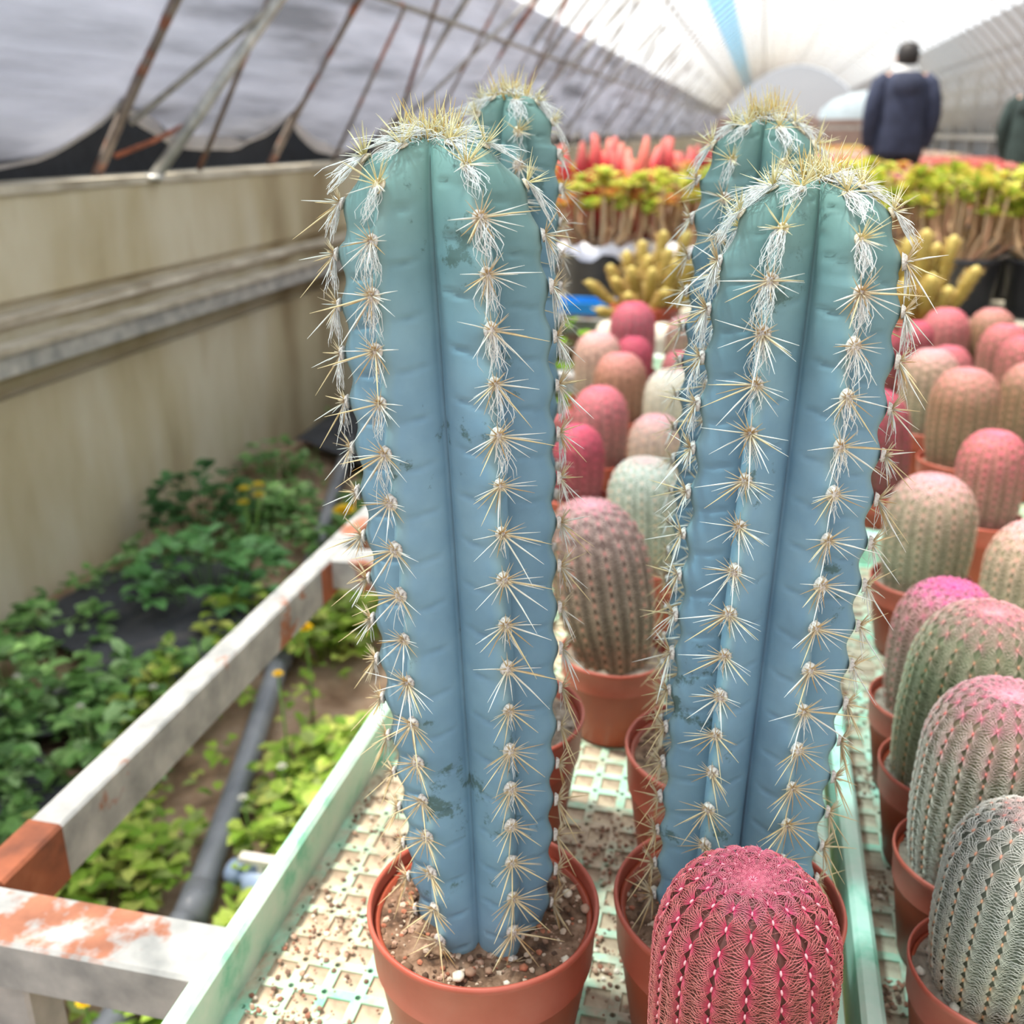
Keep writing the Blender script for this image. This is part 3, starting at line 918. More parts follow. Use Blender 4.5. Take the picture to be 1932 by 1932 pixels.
    for q in range(int(60*tuft)):
        a = rr.uniform(0, 2*PI); d = 0.0075*math.sqrt(rr.random())
        b = Vector((d*math.cos(a), d*math.sin(a), -0.0015 - d*0.15))
        dr = Vector((math.cos(a)*d*40 + rr.uniform(-.25,.25), math.sin(a)*d*40 + rr.uniform(-.25,.25), 1.0)).normalized()
        ln = rr.uniform(0.006, 0.017)
        c0, c1 = rr.choice([(srgb(222,170,84), srgb(246,226,160)), (srgb(206,150,80), srgb(236,200,120)), (srgb(230,200,130), srgb(250,238,196))])
        mb.tube([b, b+dr*ln*0.55, b+dr*ln+Vector((rr.uniform(-1,1)*0.001, rr.uniform(-1,1)*0.001, 0))], [0.00026, 0.00020, 0.00004], 4, [c0, c1, c1], cap=False)
    link('crown_spines', mb.mesh('crown_spines', M['spine'], True, True), stem, apex)
    mb = MB()
    for q in range(int(110*wool)):
        a = rr.uniform(0, 2*PI); d = 0.012*math.sqrt(rr.random())
        p = Vector((d*math.cos(a), d*math.sin(a), 0.0005 - d*0.25))
        pts = [p.copy()]; dv = Vector((math.cos(a)*0.5, math.sin(a)*0.5, 0.6))
        for s in range(4):
            dv = (dv + Vector((rr.uniform(-.8,.8), rr.uniform(-.8,.8), rr.uniform(-.6,.25)))).normalized()
            p = p + dv*0.0022; pts.append(p.copy())
        mb.tube(pts, 0.00012, 3, cap=False)
    link('crown_wool', mb.mesh('crown_wool', M['wool']), stem, apex)
    return root

column_cactus('front blue column cactus on the left, with white wool at its tip', -0.091, 0.341, 0.0495, 0.090, 0.322, (-0.0150, 0.004),
              6, math.radians(-36)-PSI*0+math.radians(-12.9)*0-0.26, [(0, 0.0265), (0.12, 0.0300), (0.45, 0.0345), (0.75, 0.0362), (1, 0.0335)], 3, 0.010, 22, 700, M['soil'], 0.0172, 1.15, 1.0)
column_cactus('front blue column cactus on the right, standing behind the crimson barrel cactus', 0.011, 0.366, 0.0490, 0.090, 0.312, (0.008, 0.002),
              7, 0.05, [(0, 0.0300), (0.15, 0.0320), (0.5, 0.0325), (0.8, 0.0315), (1, 0.0290)], 5, 0.013, 14, 520, M['soil'], 0.0165, 0.95, 0.8)
column_cactus('rear blue column cactus on the left, tallest tip with a ring of golden spines', -0.121, 0.492, 0.0490, 0.090, 0.340, (0.006, 0.004),
              6, -0.12, [(0, 0.0255), (0.2, 0.0275), (0.6, 0.0280), (0.85, 0.0250), (1, 0.0215)], 8, 0.010, 6, 200, M['soil_pale'], 0.0150, 0.25, 0.9, 0.46, 0.8)
column_cactus('rear blue column cactus on the right, golden crown above the front one', 0.001, 0.482, 0.0485, 0.090, 0.331, (0.000, 0.0),
              7, -0.10, [(0, 0.0270), (0.2, 0.0290), (0.6, 0.0295), (0.85, 0.0275), (1, 0.0240)], 11, 0.012, 8, 240, M['soil'], 0.0160, 0.35, 1.7, 0.44, 0.9)

# ------------------------------------------------------------------ small barrel cacti
def lerp3(a, b, t): return tuple(a[i] + (b[i]-a[i])*t for i in range(3))
def comb_geo(mb, base, tip, areole_c, n, L, hi, M4=None, seed=0):
    """one areole with its comb of flat spines; x sideways, y up, z outward"""
    rr = random.Random(seed)
    def tr(p): return (M4 @ p) if M4 is not None else p
    for s in (-1, 1):
        for k in range(n):
            t = (k+0.5)/n
            a = math.radians(-66 + 132*t) + rr.uniform(-0.06, 0.06)
            d = Vector((s*math.cos(a), math.sin(a), 0))
            ln = L*(0.72 + 0.36*math.cos(a))*rr.uniform(0.9, 1.08)
            y0 = (t-0.5)*0.0026
            p0 = Vector((s*0.0003, y0, 0.0004))
            lift = 0.30
            p1 = p0 + d*ln*0.5 + Vector((0, 0, ln*0.17*lift/0.3))
            p2 = p0 + d*ln + Vector((0, 0, -ln*0.10))
            m_ = lerp3(base, tip, 0.6)
            if hi:
                pm = p0.lerp(p1, 0.5) + Vector((0,0,ln*0.05))
                mb.tube([tr(p0), tr(pm), tr(p1), tr(p2)], [0.00018, 0.00016, 0.00014, 0.00004], 3, [base, lerp3(base, tip, 0.35), m_, tip], cap=False)
            else:
                w = d.cross(Vector((0,0,1)))*0.00030
                mb.add([tr(p0-w), tr(p0+w), tr(p1+w*0.9), tr(p1-w*0.9), tr(p2)], [(0,1,2,3),(3,2,4)], [base, base, m_, m_, tip])
    vs = []
    for p in ICO[0]:
        vs.append(tr(Vector((p[0]*0.00045, p[1]*0.00110, 0.0007 + p[2]*0.0007))))
    mb.add(vs, ICO[1], areole_c)

def barrel(label, x, y, r, ztop, lean, stops, skin, areole_c, seed, ribs=17, pitch=0.0070, singles=0, group=None, pot_r=None, pot_h=0.064, soil_mat=None, hi=False, spine_n=10, L=None, pebbles=0, base_r=0.80):
    pr = pot_r or min(max(r+0.0065, 0.030), 0.040)
    root = thing('potted_barrel_cactus', label, 'cactus', (x, y, T+0.0005), group)
    grit = 140 if singles else 40
    zs = pot_parts(root, pr, pot_h, 0.009, soil_mat or M['soil_pale'], seed, 48 if singles else 32, pebbles, grit)
    H = ztop - (T + 0.0005 + zs)
    rr = random.Random(seed)
    P = []
    nside = 26
    dome = min(H*0.45, r*1.15)
    for i in range(nside+1):
        q = i/nside; z = (H-dome)*q
        k = base_r + (1-base_r)*math.sin(PI/2*min(1, q*1.35))
        P.append((r*k, z))
    rt = P[-1][0]
    for i in range(1, 17):
        a = PI/2*i/16
        P.append((rt*max(0.0, math.cos(a))**0.85 + (0.0 if i < 16 else 0.0004), H-dome+dome*math.sin(a)**0.95 - (0.0012*max(0, i-13))))
    arc = [0.0]
    for i in range(1, len(P)):
        arc.append(arc[-1] + math.hypot(P[i][0]-P[i-1][0], P[i][1]-P[i-1][1]))
    LEN = arc[-1]
    zoff = zs - 0.004
    def surf(phi, i, g):
        R, z = P[i]
        q = z/H
        rad = R*(1 - 0.075*(1-g))
        return Vector((lean[0]*q + rad*math.sin(phi), lean[1]*q - rad*math.cos(phi), z))
    per = 6
    nphi = ribs*per
    mb = MB()
    def stop_col(q, idx):
        for (q0, a0), (q1, a1) in zip(stops, stops[1:]):
            if q <= q1:
                return lerp3(a0[idx], a1[idx], max(0, (q-q0)/max(1e-6, q1-q0)))
        return stops[-1][1][idx]
    for i in range(len(P)):
        q = arc[i]/LEN
        c = lerp3(skin, stop_col(q, 0), 0.15 if singles else 0.32)
        for j in range(nphi):
            uu = (j % per)/per
            g = (1+math.cos(2*PI*uu))/2
            mb.v.append(tuple(surf(2*PI*j/nphi, i, g))); mb.c.append(c)
    for i in range(len(P)-1):
        for j in range(nphi):
            j2 = (j+1) % nphi
            mb.f.append((i*nphi+j, i*nphi+j2, (i+1)*nphi+j2, (i+1)*nphi+j))
    stem = link('stem', mb.mesh('barrel_stem', M['barrel'], True, True), root, (0, 0, zoff))
    SL = L or (2*PI*r/ribs)*0.62
    places = []
    for k in range(ribs):
        phi = 2*PI*k/ribs
        n = 0
        off = 0.5 if k % 2 else 0.0
        while True:
            s = (n+off+0.25)*pitch*(1 - 0.35*max(0, 1-(n/5.0)))
            n += 1
            a = LEN - s
            if a < 0.004: break
            lo = 0
            for i in range(len(arc)-1):
                if arc[i+1] >= a: lo = i; break
            f = (a-arc[lo])/max(1e-9, arc[lo+1]-arc[lo])
            p = surf(phi, lo, 1).lerp(surf(phi, lo+1, 1), f)
            up = (surf(phi, min(lo+1, len(P)-1), 1) - surf(phi, lo, 1))
            if up.length < 1e-7: continue
            up.normalize()
            rad = Vector((math.sin(phi), -math.cos(phi), 0))
            right = Vector((math.cos(phi), math.sin(phi), 0))
            out = right.cross(up).normalized()
            if out.dot(rad + Vector((0,0,0.5))) < 0: right = -right; out = right.cross(up).normalized()
            Rl = max(0.25, min(1.0, (P[lo][0]/r)*1.25))
            roll = rr.uniform(-0.10, 0.10)
            r2 = right*math.cos(roll) + up*math.sin(roll); u2 = up*math.cos(roll) - right*math.sin(roll)
            m = frame_matrix(p, r2, u2, out, 0.62+0.38*Rl)
            wp = Vector((x, y, T+zoff)) + p
            v = CAMP - wp
            d = v.dot(Fv)*-1
            face = out.dot(v.normalized())
            rel = wp - CAMP
            w = rel.dot(Fv)
            vis = face > -0.08 and abs(rel.dot(Rv)/w) < 0.53 and abs(rel.dot(Uv)/w) < 0.53
            places.append((vis, a/LEN, m))
    vis = [q for q in places if q[0]][:singles] if singles else []
    visid = set(id(q) for q in vis)
    bands = {}
    for q in vis:
        bnd = min(7, int(q[1]*8))
        vkey = (bnd, rr.randrange(3))
        if vkey not in bands:
            qq = (bnd+0.5)/8
            mb = MB(); comb_geo(mb, stop_col(qq, 0), stop_col(qq, 1), stop_col(qq, 2), spine_n, SL, True, None, seed*50+bnd*3+vkey[1])
            bands[vkey] = mb.mesh('spine_comb', M['spine'], True, True)
        link('spine_comb', bands[vkey], stem, mat4=q[2])
    mb = MB()
    for n, q in enumerate(places):
        if id(q) in visid: continue
        if singles and not q[0] and False: continue
        comb_geo(mb, stop_col(q[1], 0), stop_col(q[1], 1), stop_col(q[1], 2), (5 if not singles else 6), SL, False, q[2], seed*1000+n)
    tag(link('spine_cover', mb.mesh('spine_cover', M['spine'], True, True), stem), kind='stuff')
    return root

c_ = srgb
def S(*rows):   # rows: (height fraction, (spine base, spine tip, areole))
    return [(q, (a, b, ar)) for q, a, b, ar in rows]
CRIM = S((0, c_(190,70,84), c_(232,168,140), c_(240,150,150)), (0.55, c_(196,58,84), c_(238,150,130), c_(250,170,170)), (0.85, c_(214,52,96), c_(246,150,140), c_(255,190,190)), (1, c_(206,40,104), c_(250,170,180), c_(240,130,160)))
PINKTOP = S((0, c_(210,204,182), c_(240,236,222), c_(240,166,116)), (0.55, c_(220,206,188), c_(242,234,220), c_(244,160,124)), (0.74, c_(232,168,166), c_(244,220,212), c_(244,130,130)), (0.84, c_(240,140,164), c_(252,212,214), c_(246,160,170)), (1, c_(240,130,164), c_(255,220,220), c_(236,110,140)))
CREAM = S((0, c_(216,196,156), c_(240,236,216), c_(236,176,126)), (0.5, c_(226,224,204), c_(248,246,236), c_(246,184,144)), (0.85, c_(232,224,212), c_(250,248,240), c_(246,176,150)), (1, c_(232,170,170), c_(246,220,212), c_(240,160,160)))
GREENPINK = S((0, c_(190,180,140), c_(220,218,190), c_(232,170,120)), (0.6, c_(180,188,150), c_(216,222,190), c_(240,176,130)), (0.78, c_(216,176,160), c_(236,216,196), c_(244,176,150)), (0.88, c_(240,150,170), c_(252,206,206), c_(246,170,180)), (1, c_(244,130,170), c_(252,210,190), c_(250,214,150)))
MAGENTA = S((0, c_(190,172,150), c_(216,200,180), c_(214,150,130)), (0.45, c_(200,160,150), c_(222,190,178), c_(222,140,140)), (0.74, c_(222,140,150), c_(240,190,186), c_(232,140,160)), (0.86, c_(236,96,160), c_(252,160,196), c_(240,110,170)), (1, c_(226,70,140), c_(246,140,190), c_(220,60,130)))
PALEPINK = S((0, c_(190,186,160), c_(214,208,186), c_(216,170,140)), (0.4, c_(206,186,160), c_(226,208,184), c_(226,180,150)), (0.7, c_(218,176,158), c_(236,206,188), c_(236,176,160)), (0.86, c_(240,170,176), c_(252,206,204), c_(246,180,190)), (1, c_(242,160,176), c_(252,200,204), c_(240,130,160)))
ROSE = S((0, c_(176,140,130), c_(206,170,158), c_(206,140,134)), (0.45, c_(206,130,126), c_(226,166,156), c_(226,140,140)), (0.8, c_(232,112,130), c_(244,156,160), c_(240,120,150)), (1, c_(240,110,146), c_(252,160,176), c_(240,110,150)))
DEEP = S((0, c_(150,96,96), c_(196,132,126), c_(204,110,120)), (0.5, c_(190,84,100), c_(214,122,126), c_(214,90,116)), (0.85, c_(212,76,108), c_(236,120,140), c_(230,90,126)), (1, c_(226,80,126), c_(246,130,156), c_(226,80,126)))
TAN = S((0, c_(170,140,116), c_(200,172,150), c_(206,150,130)), (0.6, c_(186,136,112), c_(212,166,140), c_(216,150,130)), (0.85, c_(222,140,140), c_(240,180,170), c_(236,140,150)), (1, c_(238,130,150), c_(250,180,186), c_(240,120,150)))
GREEN, OLIVE, DARKG, BROWN = srgb(92,112,76), srgb(84,92,58), srgb(58,76,60), srgb(120,92,80)

barrel('crimson barrel cactus at the bottom, closest to the viewer', 0.0155, 0.277, 0.0292, 0.731, (0, 0.002), CRIM, srgb(70,64,44), None, 21, 17, 0.0056, 300, pot_r=0.0345, spine_n=12, soil_mat=M['soil'])
barrel('cream spined green barrel cactus cut by the lower right edge', 0.124, 0.378, 0.0290, 0.700, (0.004, 0), CREAM, srgb(48,62,44), None, 22, 17, 0.0058, 300, pot_r=0.0355, spine_n=9, pebbles=10, L=0.0062)
barrel('grey green barrel cactus with a mottled pink cap, second from the lower right', 0.127, 0.4545, 0.0318, 0.714, (0.004, 0.0), PINKTOP, OLIVE, None, 23, 18, 0.0060, 300, pot_r=0.0360, spine_n=9, pebbles=10, L=0.0062)
barrel('broad green barrel cactus with a pale pink cap and yellow tip', 0.128, 0.532, 0.0335, 0.7195, (0.010, 0), GREENPINK, GREEN, None, 24, 18, 0.0066, 260, pot_r=0.0365, spine_n=9, pebbles=12)
barrel('barrel cactus with a vivid magenta cap behind the broad green one', 0.129, 0.607, 0.0295, 0.700, (0.004, 0), MAGENTA, OLIVE, None, 25, 17, 0.0070, 0)
barrel('pale barrel cactus with a soft pink cap in an open red pot', 0.151, 0.803, 0.0330, 0.706, (0, 0), PALEPINK, GREEN, None, 26, 18, 0.0072, 0)
barrel('pink topped barrel cactus with a pinched waist above a bright red pot', 0.226, 0.962, 0.0290, 0.702, (0, 0), ROSE, OLIVE, None, 27, 16, 0.0072, 0)
barrel('green barrel cactus cut by the right edge beside the magenta capped one', 0.209, 0.722, 0.0325, 0.702, (0, 0), PALEPINK, GREEN, None, 28, 18, 0.0072, 0)
barrel('dark rose ribbed barrel cactus leaning against the blue cactus on the right', 0.140, 1.030, 0.0300, 0.718, (-0.012, 0), DEEP, srgb(92,88,66), None, 29, 14, 0.0080, 0)
barrel('tall pink capped barrel cactus above the pinched one', 0.232, 1.148, 0.0345, 0.720, (0, 0), S(*[(q, a, b, d) for q, (a, b, d) in TAN]), OLIVE, None, 30, 18, 0.0078, 0)
barrel('dusty pink barrel cactus left of the tall pink capped one', 0.215, 1.274, 0.0315, 0.715, (0, 0), S(*[(q, a, b, d) for q, (a, b, d) in PALEPINK]), OLIVE, None, 31, 18, 0.008, 0)
barrel('shiny pale rose barrel cactus behind the dusty pink one', 0.262, 1.430, 0.0290, 0.691, (0, 0), ROSE, BROWN, None, 32, 16, 0.009, 0)
barrel('rose domed barrel cactus below the golden column cacti on the right', 0.288, 1.635, 0.0345, 0.709, (0, 0), ROSE, BROWN, None, 33, 16, 0.009, 0)
barrel('narrow dark red barrel cactus at the foot of the golden columns', 0.235, 1.545, 0.0240, 0.703, (0, 0), DEEP, BROWN, None, 34, 14, 0.009, 0)
barrel('tan barrel cactus with a pink cap at the far right back', 0.357, 1.660, 0.0335, 0.707, (0, 0), TAN, OLIVE, None, 35, 16, 0.009, 0)
barrel('pink barrel cactus at the right edge in the back row', 0.349, 1.530, 0.0325, 0.706, (0, 0), ROSE, OLIVE, None, 36, 16, 0.009, 0)
barrel('rosy barrel cactus touching the right edge in front of the back row', 0.347, 1.410, 0.0310, 0.711, (0, 0), ROSE, OLIVE, None, 37, 16, 0.009, 0)
barrel('tan and pink barrel cactus cut off by the right edge below the rosy ones', 0.318, 1.235, 0.0320, 0.712, (0, 0), TAN, OLIVE, None, 38, 16, 0.009, 0)
barrel('muted rose barrel cactus peeping past the right blue cactus', 0.180, 1.470, 0.0260, 0.703, (0, 0), DEEP, BROWN, None, 39, 14, 0.009, 0)
barrel('green barrel cactus with rows of pink dots leaning left between the blue cacti', -0.072, 0.632, 0.0345, 0.7175, (-0.024, 0.022), S((0, c_(200,176,140), c_(214,200,170), c_(226,160,130)), (0.55, c_(200,160,140), c_(214,196,176), c_(232,140,130)), (0.85, c_(216,150,150), c_(224,206,190), c_(240,140,150)), (0.93, c_(244,160,176), c_(252,204,200), c_(250,160,180)), (1, c_(244,150,170), c_(252,200,200), c_(244,140,170))), srgb(44,60,50), None, 40, 18, 0.0074, 0, pot_r=0.0385, pot_h=0.062, base_r=0.62, L=0.0056)
barrel('pale sage barrel cactus behind the pink dotted one', -0.066, 0.790, 0.0300, 0.708, (-0.006, 0), CREAM, srgb(120,140,116), None, 41, 18, 0.0072, 0)
barrel('short crimson barrel cactus beside the rear left blue cactus', -0.152, 0.940, 0.0260, 0.690, (0, 0), DEEP, srgb(120,60,66), None, 42, 14, 0.008, 0)
barrel('tiny pink barrel cactus head behind the short crimson one', -0.203, 1.110, 0.0200, 0.664, (0, 0), ROSE, BROWN, None, 43, 14, 0.008, 0, pot_r=0.028)
barrel('rose barrel cactus in the middle of the centre group', -0.147, 1.060, 0.0295, 0.700, (0, 0), ROSE, srgb(124,96,92), None, 44, 16, 0.008, 0)
barrel('brownish pink barrel cactus with a tan side in the centre group', -0.149, 1.245, 0.0320, 0.700, (0, 0), TAN, srgb(140,100,80), None, 45, 16, 0.009, 0)
barrel('pale pink barrel cactus half behind the tan sided one', -0.190, 1.330, 0.0305, 0.709, (0, 0), PALEPINK, srgb(160,130,120), None, 46, 16, 0.009, 0)
barrel('bright pink capped barrel cactus peeking over the tan sided one', -0.150, 1.395, 0.0260, 0.692, (0, 0), DEEP, srgb(140,70,80), None, 47, 14, 0.009, 0)
barrel('tall mauve barrel cactus at the back of the centre group', -0.165, 1.510, 0.0330, 0.722, (0, 0), S(*[(q, a, b, d) for q, (a, b, d) in DEEP]), srgb(150,110,112), None, 48, 16, 0.009, 0)
barrel('cream barrel cactus half hidden by the rear right blue cactus', -0.080, 1.165, 0.0300, 0.700, (0, 0), CREAM, srgb(196,176,150), None, 49, 16, 0.009, 0)
barrel('blush pink barrel cactus above the pale sage one', -0.081, 0.997, 0.0270, 0.690, (0, 0), PALEPINK, srgb(170,150,140), None, 50, 16, 0.008, 0)
barrel('sliver of a pink barrel cactus beside the rear right blue cactus', -0.086, 1.375, 0.0230, 0.679, (0, 0), ROSE, BROWN, None, 51, 14, 0.009, 0)
barrel('pale rose barrel cactus at the back against the rear right blue cactus', -0.092, 1.530, 0.0260, 0.699, (0, 0), PALEPINK, BROWN, None, 52, 14, 0.009, 0)

# crumbs of spilled soil on the trays
def crumbs(label, x0, x1, y0, y1, n, seed, clumps):
    rr = random.Random(seed); mb = MB()
    pal = [c_(140,112,94), c_(164,134,112), c_(116,90,76), c_(186,154,132), c_(152,104,84), c_(226,214,196)]
    for q in range(n):
        if rr.random() < 0.75:
            cx, cy, sp = rr.choice(clumps); x = rr.gauss(cx, sp); y = rr.gauss(cy, sp)
        else: x = rr.uniform(x0, x1); y = rr.uniform(y0, y1)
        if not (x0 < x < x1 and y0 < y < y1): continue
        s = rr.choice([0.0006, 0.0008, 0.0011, 0.0016])
        mb.blob((x, y, T+s*0.4), s, seed*7+q, rr.choice(pal), (1, 1, 0.7))
    tag(link('spilled_soil', mb.mesh('spilled_soil', M['crumb'], False, True)), label, 'soil', kind='stuff')
crumbs('brown soil crumbs spilled across the mint tray under the blue cacti', -0.214, 0.052, 0.14, 0.96, 1500, 5,
       [(-0.195, 0.34, 0.016), (-0.2, 0.40, 0.02), (-0.19, 0.50, 0.03), (-0.04, 0.42, 0.02), (-0.045, 0.5, 0.02), (-0.16, 0.42, 0.02), (-0.17, 0.3, 0.02)])
crumbs('dark soil crumbs spilled beside the red pots on the right tray', 0.087, 0.385, 0.14, 0.96, 500, 6,
       [(0.092, 0.42, 0.008), (0.095, 0.5, 0.01), (0.092, 0.6, 0.01), (0.1, 0.7, 0.02)])

# ------------------------------------------------------------------ pipe, valve, cloth, weeds on the left
pipe = thing('water_pipe', 'dark grey water pipe lying on the ground beside the bench', 'pipe', (0, 0, 0.022))
pp = [(-0.628, 0.60, 0), (-0.627, 0.76, 0), (-0.632, 0.935, 0), (-0.699, 1.19, 0), (-0.811, 1.58, 0), (-0.967, 2.122, 0), (-1.16, 2.78, 0.0), (-1.30, 3.3, 0)]
mb = MB(); mb.tube(pp, 0.019, 16); link('pipe_run', mb.mesh('pipe_run', M['pvc']), pipe)
for i in (2, 4):
    a, b = Vector(pp[i]), Vector(pp[i+1]); d = (b-a).normalized()
    mb = MB(); mb.tube([a-d*0.03, a+d*0.03], 0.0225, 16); link('coupling', mb.mesh('coupling', M['pvc']), pipe)
valve = thing('pipe_valve', 'pale blue plastic valve with a white handle branching off the pipe', 'valve', (-0.612, 1.0, 0.030))
mb = MB(); mb.tube([(0,0,0),(0.075,-0.022,0),(0.42,-0.12,0)], 0.0115, 12); link('branch_pipe', mb.mesh('branch_pipe', M['valve']), valve)
mb = MB(); mb.tube([(0.028,-0.008,0),(0.034,-0.010,0),(0.040,-0.012,0),(0.066,-0.019,0),(0.072,-0.021,0),(0.078,-0.023,0)], [0.014,0.020,0.022,0.022,0.020,0.014], 14); link('body', mb.mesh('valve_body', M['valve']), valve)
mb = MB(); mb.tube([(0.0,0,0),(0.018,-0.005,0)], 0.017, 14); link('collar', mb.mesh('valve_collar', M['valve']), valve)
mb = MB(); mb.tube([(0.053,-0.0155,0.018),(0.053,-0.0155,0.036)], 0.007, 8); mb.box((0.024,-0.022,0.034),(0.082,-0.009,0.042)); link('handle', mb.mesh('valve_handle', M['valve_white'], False), valve)

def cloth(label, pts, seed, z=0.014):
    mb = MB(); cx = sum(p[0] for p in pts)/len(pts); cy = sum(p[1] for p in pts)/len(pts)
    rings = 7; n = len(pts)*6
    def edge(t):
        k = t*len(pts); i = int(k) % len(pts); f = k - int(k)
        a, b = pts[i], pts[(i+1) % len(pts)]
        return (a[0]+(b[0]-a[0])*f, a[1]+(b[1]-a[1])*f)
    vs = [(cx, cy, z+0.02)]
    for r in range(1, rings+1):
        for k in range(n):
            ex, ey = edge(k/n)
            x = cx+(ex-cx)*r/rings; y = cy+(ey-cy)*r/rings
            vs.append((x, y, z + 0.014 + 0.022*mnoise.noise(Vector((x*8, y*8, seed))) + 0.012*abs(mnoise.noise(Vector((x*16, y*5, seed+3)))) - (0.008 if r == rings else 0)))
    fs = [(0, 1+k, 1+(k+1) % n) for k in range(n)]
    for r in range(rings-1):
        a = 1+r*n
        fs += [(a+k, a+n+k, a+n+(k+1) % n, a+(k+1) % n) for k in range(n)]
    mb.add(vs, fs)
    o = link('ground_cloth', mb.mesh('ground_cloth', M['fabric']))
    tag(o, label, 'cloth')
cloth('crumpled black ground cloth between the weeds below the wall', [(-1.36, 1.55), (-1.05, 1.45), (-0.92, 1.62), (-1.02, 1.92), (-1.22, 2.02), (-1.38, 1.85)], 1)
cloth('long fold of black ground cloth running beside the pipe', [(-1.32, 1.12), (-1.15, 1.10), (-0.82, 1.62), (-0.80, 1.92), (-0.90, 1.90)], 2)
cloth('black ground cloth heaped at the foot of the wall farther back', [(-1.38, 2.9), (-0.95, 2.6), (-0.86, 3.0), (-1.0, 3.9), (-1.38, 4.2)], 3, 0.03)
cloth('black ground cloth on the soil left of the bench leg', [(-1.1, 0.80), (-0.85, 0.88), (-0.80, 1.05), (-1.15, 1.25)], 4)

def leaf(mb, p, d, up, ln, wd, col, curl=0.25):
    d = d.normalized(); s = d.cross(up).normalized(); n = s.cross(d)
    c2 = lerp3(col, (col[0]*0.72, col[1]*0.76, col[2]*0.7), 0.6)
    a = p; b = p + d*ln*0.35 + n*ln*curl*0.3; c = p + d*ln*0.72 + n*ln*curl*0.28; e = p + d*ln - n*ln*curl*0.15
    mb.add([a, b - s*wd*0.5 + n*wd*0.12, b, b + s*wd*0.5 + n*wd*0.12, c - s*wd*0.42 + n*wd*0.1, c, c + s*wd*0.42 + n*wd*0.1, e],
           [(0,2,1),(0,3,2),(1,2,5,4),(2,3,6,5),(4,5,7),(5,6,7)], [c2, col, c2, col, col, c2, col, col])
def weed_mesh(seed, n, h, lsz, pal, spread):
    rr = random.Random(seed); mb = MB()
    for k in range(n):
        a = rr.uniform(0, 2*PI); q = math.sqrt(rr.random())
        base = Vector((math.cos(a), math.sin(a), 0))*spread*q*0.35
        top = Vector((math.cos(a)*spread*q, math.sin(a)*spread*q, h*rr.uniform(0.35, 1.0)*(1-0.45*q)))
        col = rr.choice(pal)
        mb.tube([base, base.lerp(top, 0.5)+Vector((0,0,h*0.1)), top], [0.0014, 0.0011, 0.0008], 3, lerp3(col, (0.2,0.2,0.05), 0.3), cap=False)
        for j in range(rr.choice([2, 3, 3])):
            b = a + rr.uniform(-1.4, 1.4)
            leaf(mb, top, Vector((math.cos(b), math.sin(b), rr.uniform(-0.1, 0.45))), Vector((0,0,1)), lsz*rr.uniform(0.7,1.25), lsz*rr.uniform(0.5,0.8), rr.choice(pal))
    return mb
G_SHADED = [c_(104,150,80), c_(126,172,94), c_(146,188,112), c_(166,202,140), c_(90,130,72)]  # leaf greens with the shade near the wall put into the colour
G_SUNLIT = [c_(146,182,60), c_(170,200,78), c_(192,212,98), c_(122,160,50), c_(208,214,112), c_(162,180,100)]  # leaf greens with sunlight put into the colour
wm_shaded = [weed_mesh(200+i, 36, 0.10, 0.029, G_SHADED, 0.090).mesh('foliage', M['leaf'], True, True) for i in range(5)]
wm_sunlit = [weed_mesh(220+i, 38, 0.09, 0.027, G_SUNLIT, 0.080).mesh('foliage', M['leaf'], True, True) for i in range(5)]
rr = random.Random(42)
def in_cloth(x, y):
    return ((-1.30 < x < -0.98 and 1.55 < y < 1.95) or (y > 2.75 and x < -0.95 and y < 3.9))
def soil_path(x, y): return (-0.66 < x < -0.36 and 1.34 < y < 1.85)
spots = []
tries = 0
while len(spots) < 175 and tries < 9000:
    tries += 1
    y = 0.55 + 3.6*rr.random()**1.25; x = rr.uniform(-1.36, -0.20)
    if tries < 500: x, y = rr.uniform(-0.62, -0.22), rr.uniform(0.62, 1.30)
    if in_cloth(x, y) or soil_path(x, y): continue
    if any((x-a)**2+(y-b)**2 < 0.0036 for a, b in spots): continue
    # keep off the pipe
    bad = False
    for a, b in zip(pp, pp[1:]):
        if a[1] <= y <= b[1]:
            px = a[0]+(b[0]-a[0])*(y-a[1])/(b[1]-a[1]); bad = -0.085 < x-px < (0.115 if y < 1.5 else 0.06)
    if bad or (-0.63 < x < -0.44 and 0.88 < y < 1.04): continue
    spots.append((x, y))
for x, y in spots:
    shade_tint = (x < -0.90 - 0.06*math.sin(y*5))
    o = link('weed', rr.choice(wm_shaded if shade_tint else wm_sunlit), None, (x, y, -0.004))
    s = rr.uniform(0.75, 1.35); o.scale = (s, s, s*rr.uniform(0.7, 1.2)); o.rotation_euler = (0, 0, rr.uniform(0, 6.28))
    if shade_tint: tag(o, 'weed by the concrete wall, shade put into its dark green colour', 'weed', 'shaded weeds near the wall')
    else: tag(o, 'weed beside the bench and pipe, sunlight put into its yellow green colour', 'weed', 'sunlit weeds beside the bench')
def clump(name, label, x, y, h, seed, pal, n=40, lsz=0.05, spread=0.1):
    o = link(name, weed_mesh(seed, n, h, lsz, pal, spread).mesh('foliage', M['leaf'], True, True), None, (x, y, 0)); tag(o, label, 'weed')
clump('tall_weed', 'tall dark leafy weed standing against the concrete wall', -1.27, 2.12, 0.22, 301, [c_(58,100,56), c_(74,118,66), c_(92,138,84)], 60, 0.042, 0.12)
clump('tall_weed', 'bushy green weed with broad leaves in front of the wall weed', -1.06, 1.78, 0.20, 302, [c_(84,140,74), c_(110,164,96), c_(128,178,120)], 64, 0.044, 0.15)
clump('tall_weed', 'broad weed clump low on the left below the wall', -1.18, 1.30, 0.14, 303, G_SHADED, 64, 0.040, 0.16)
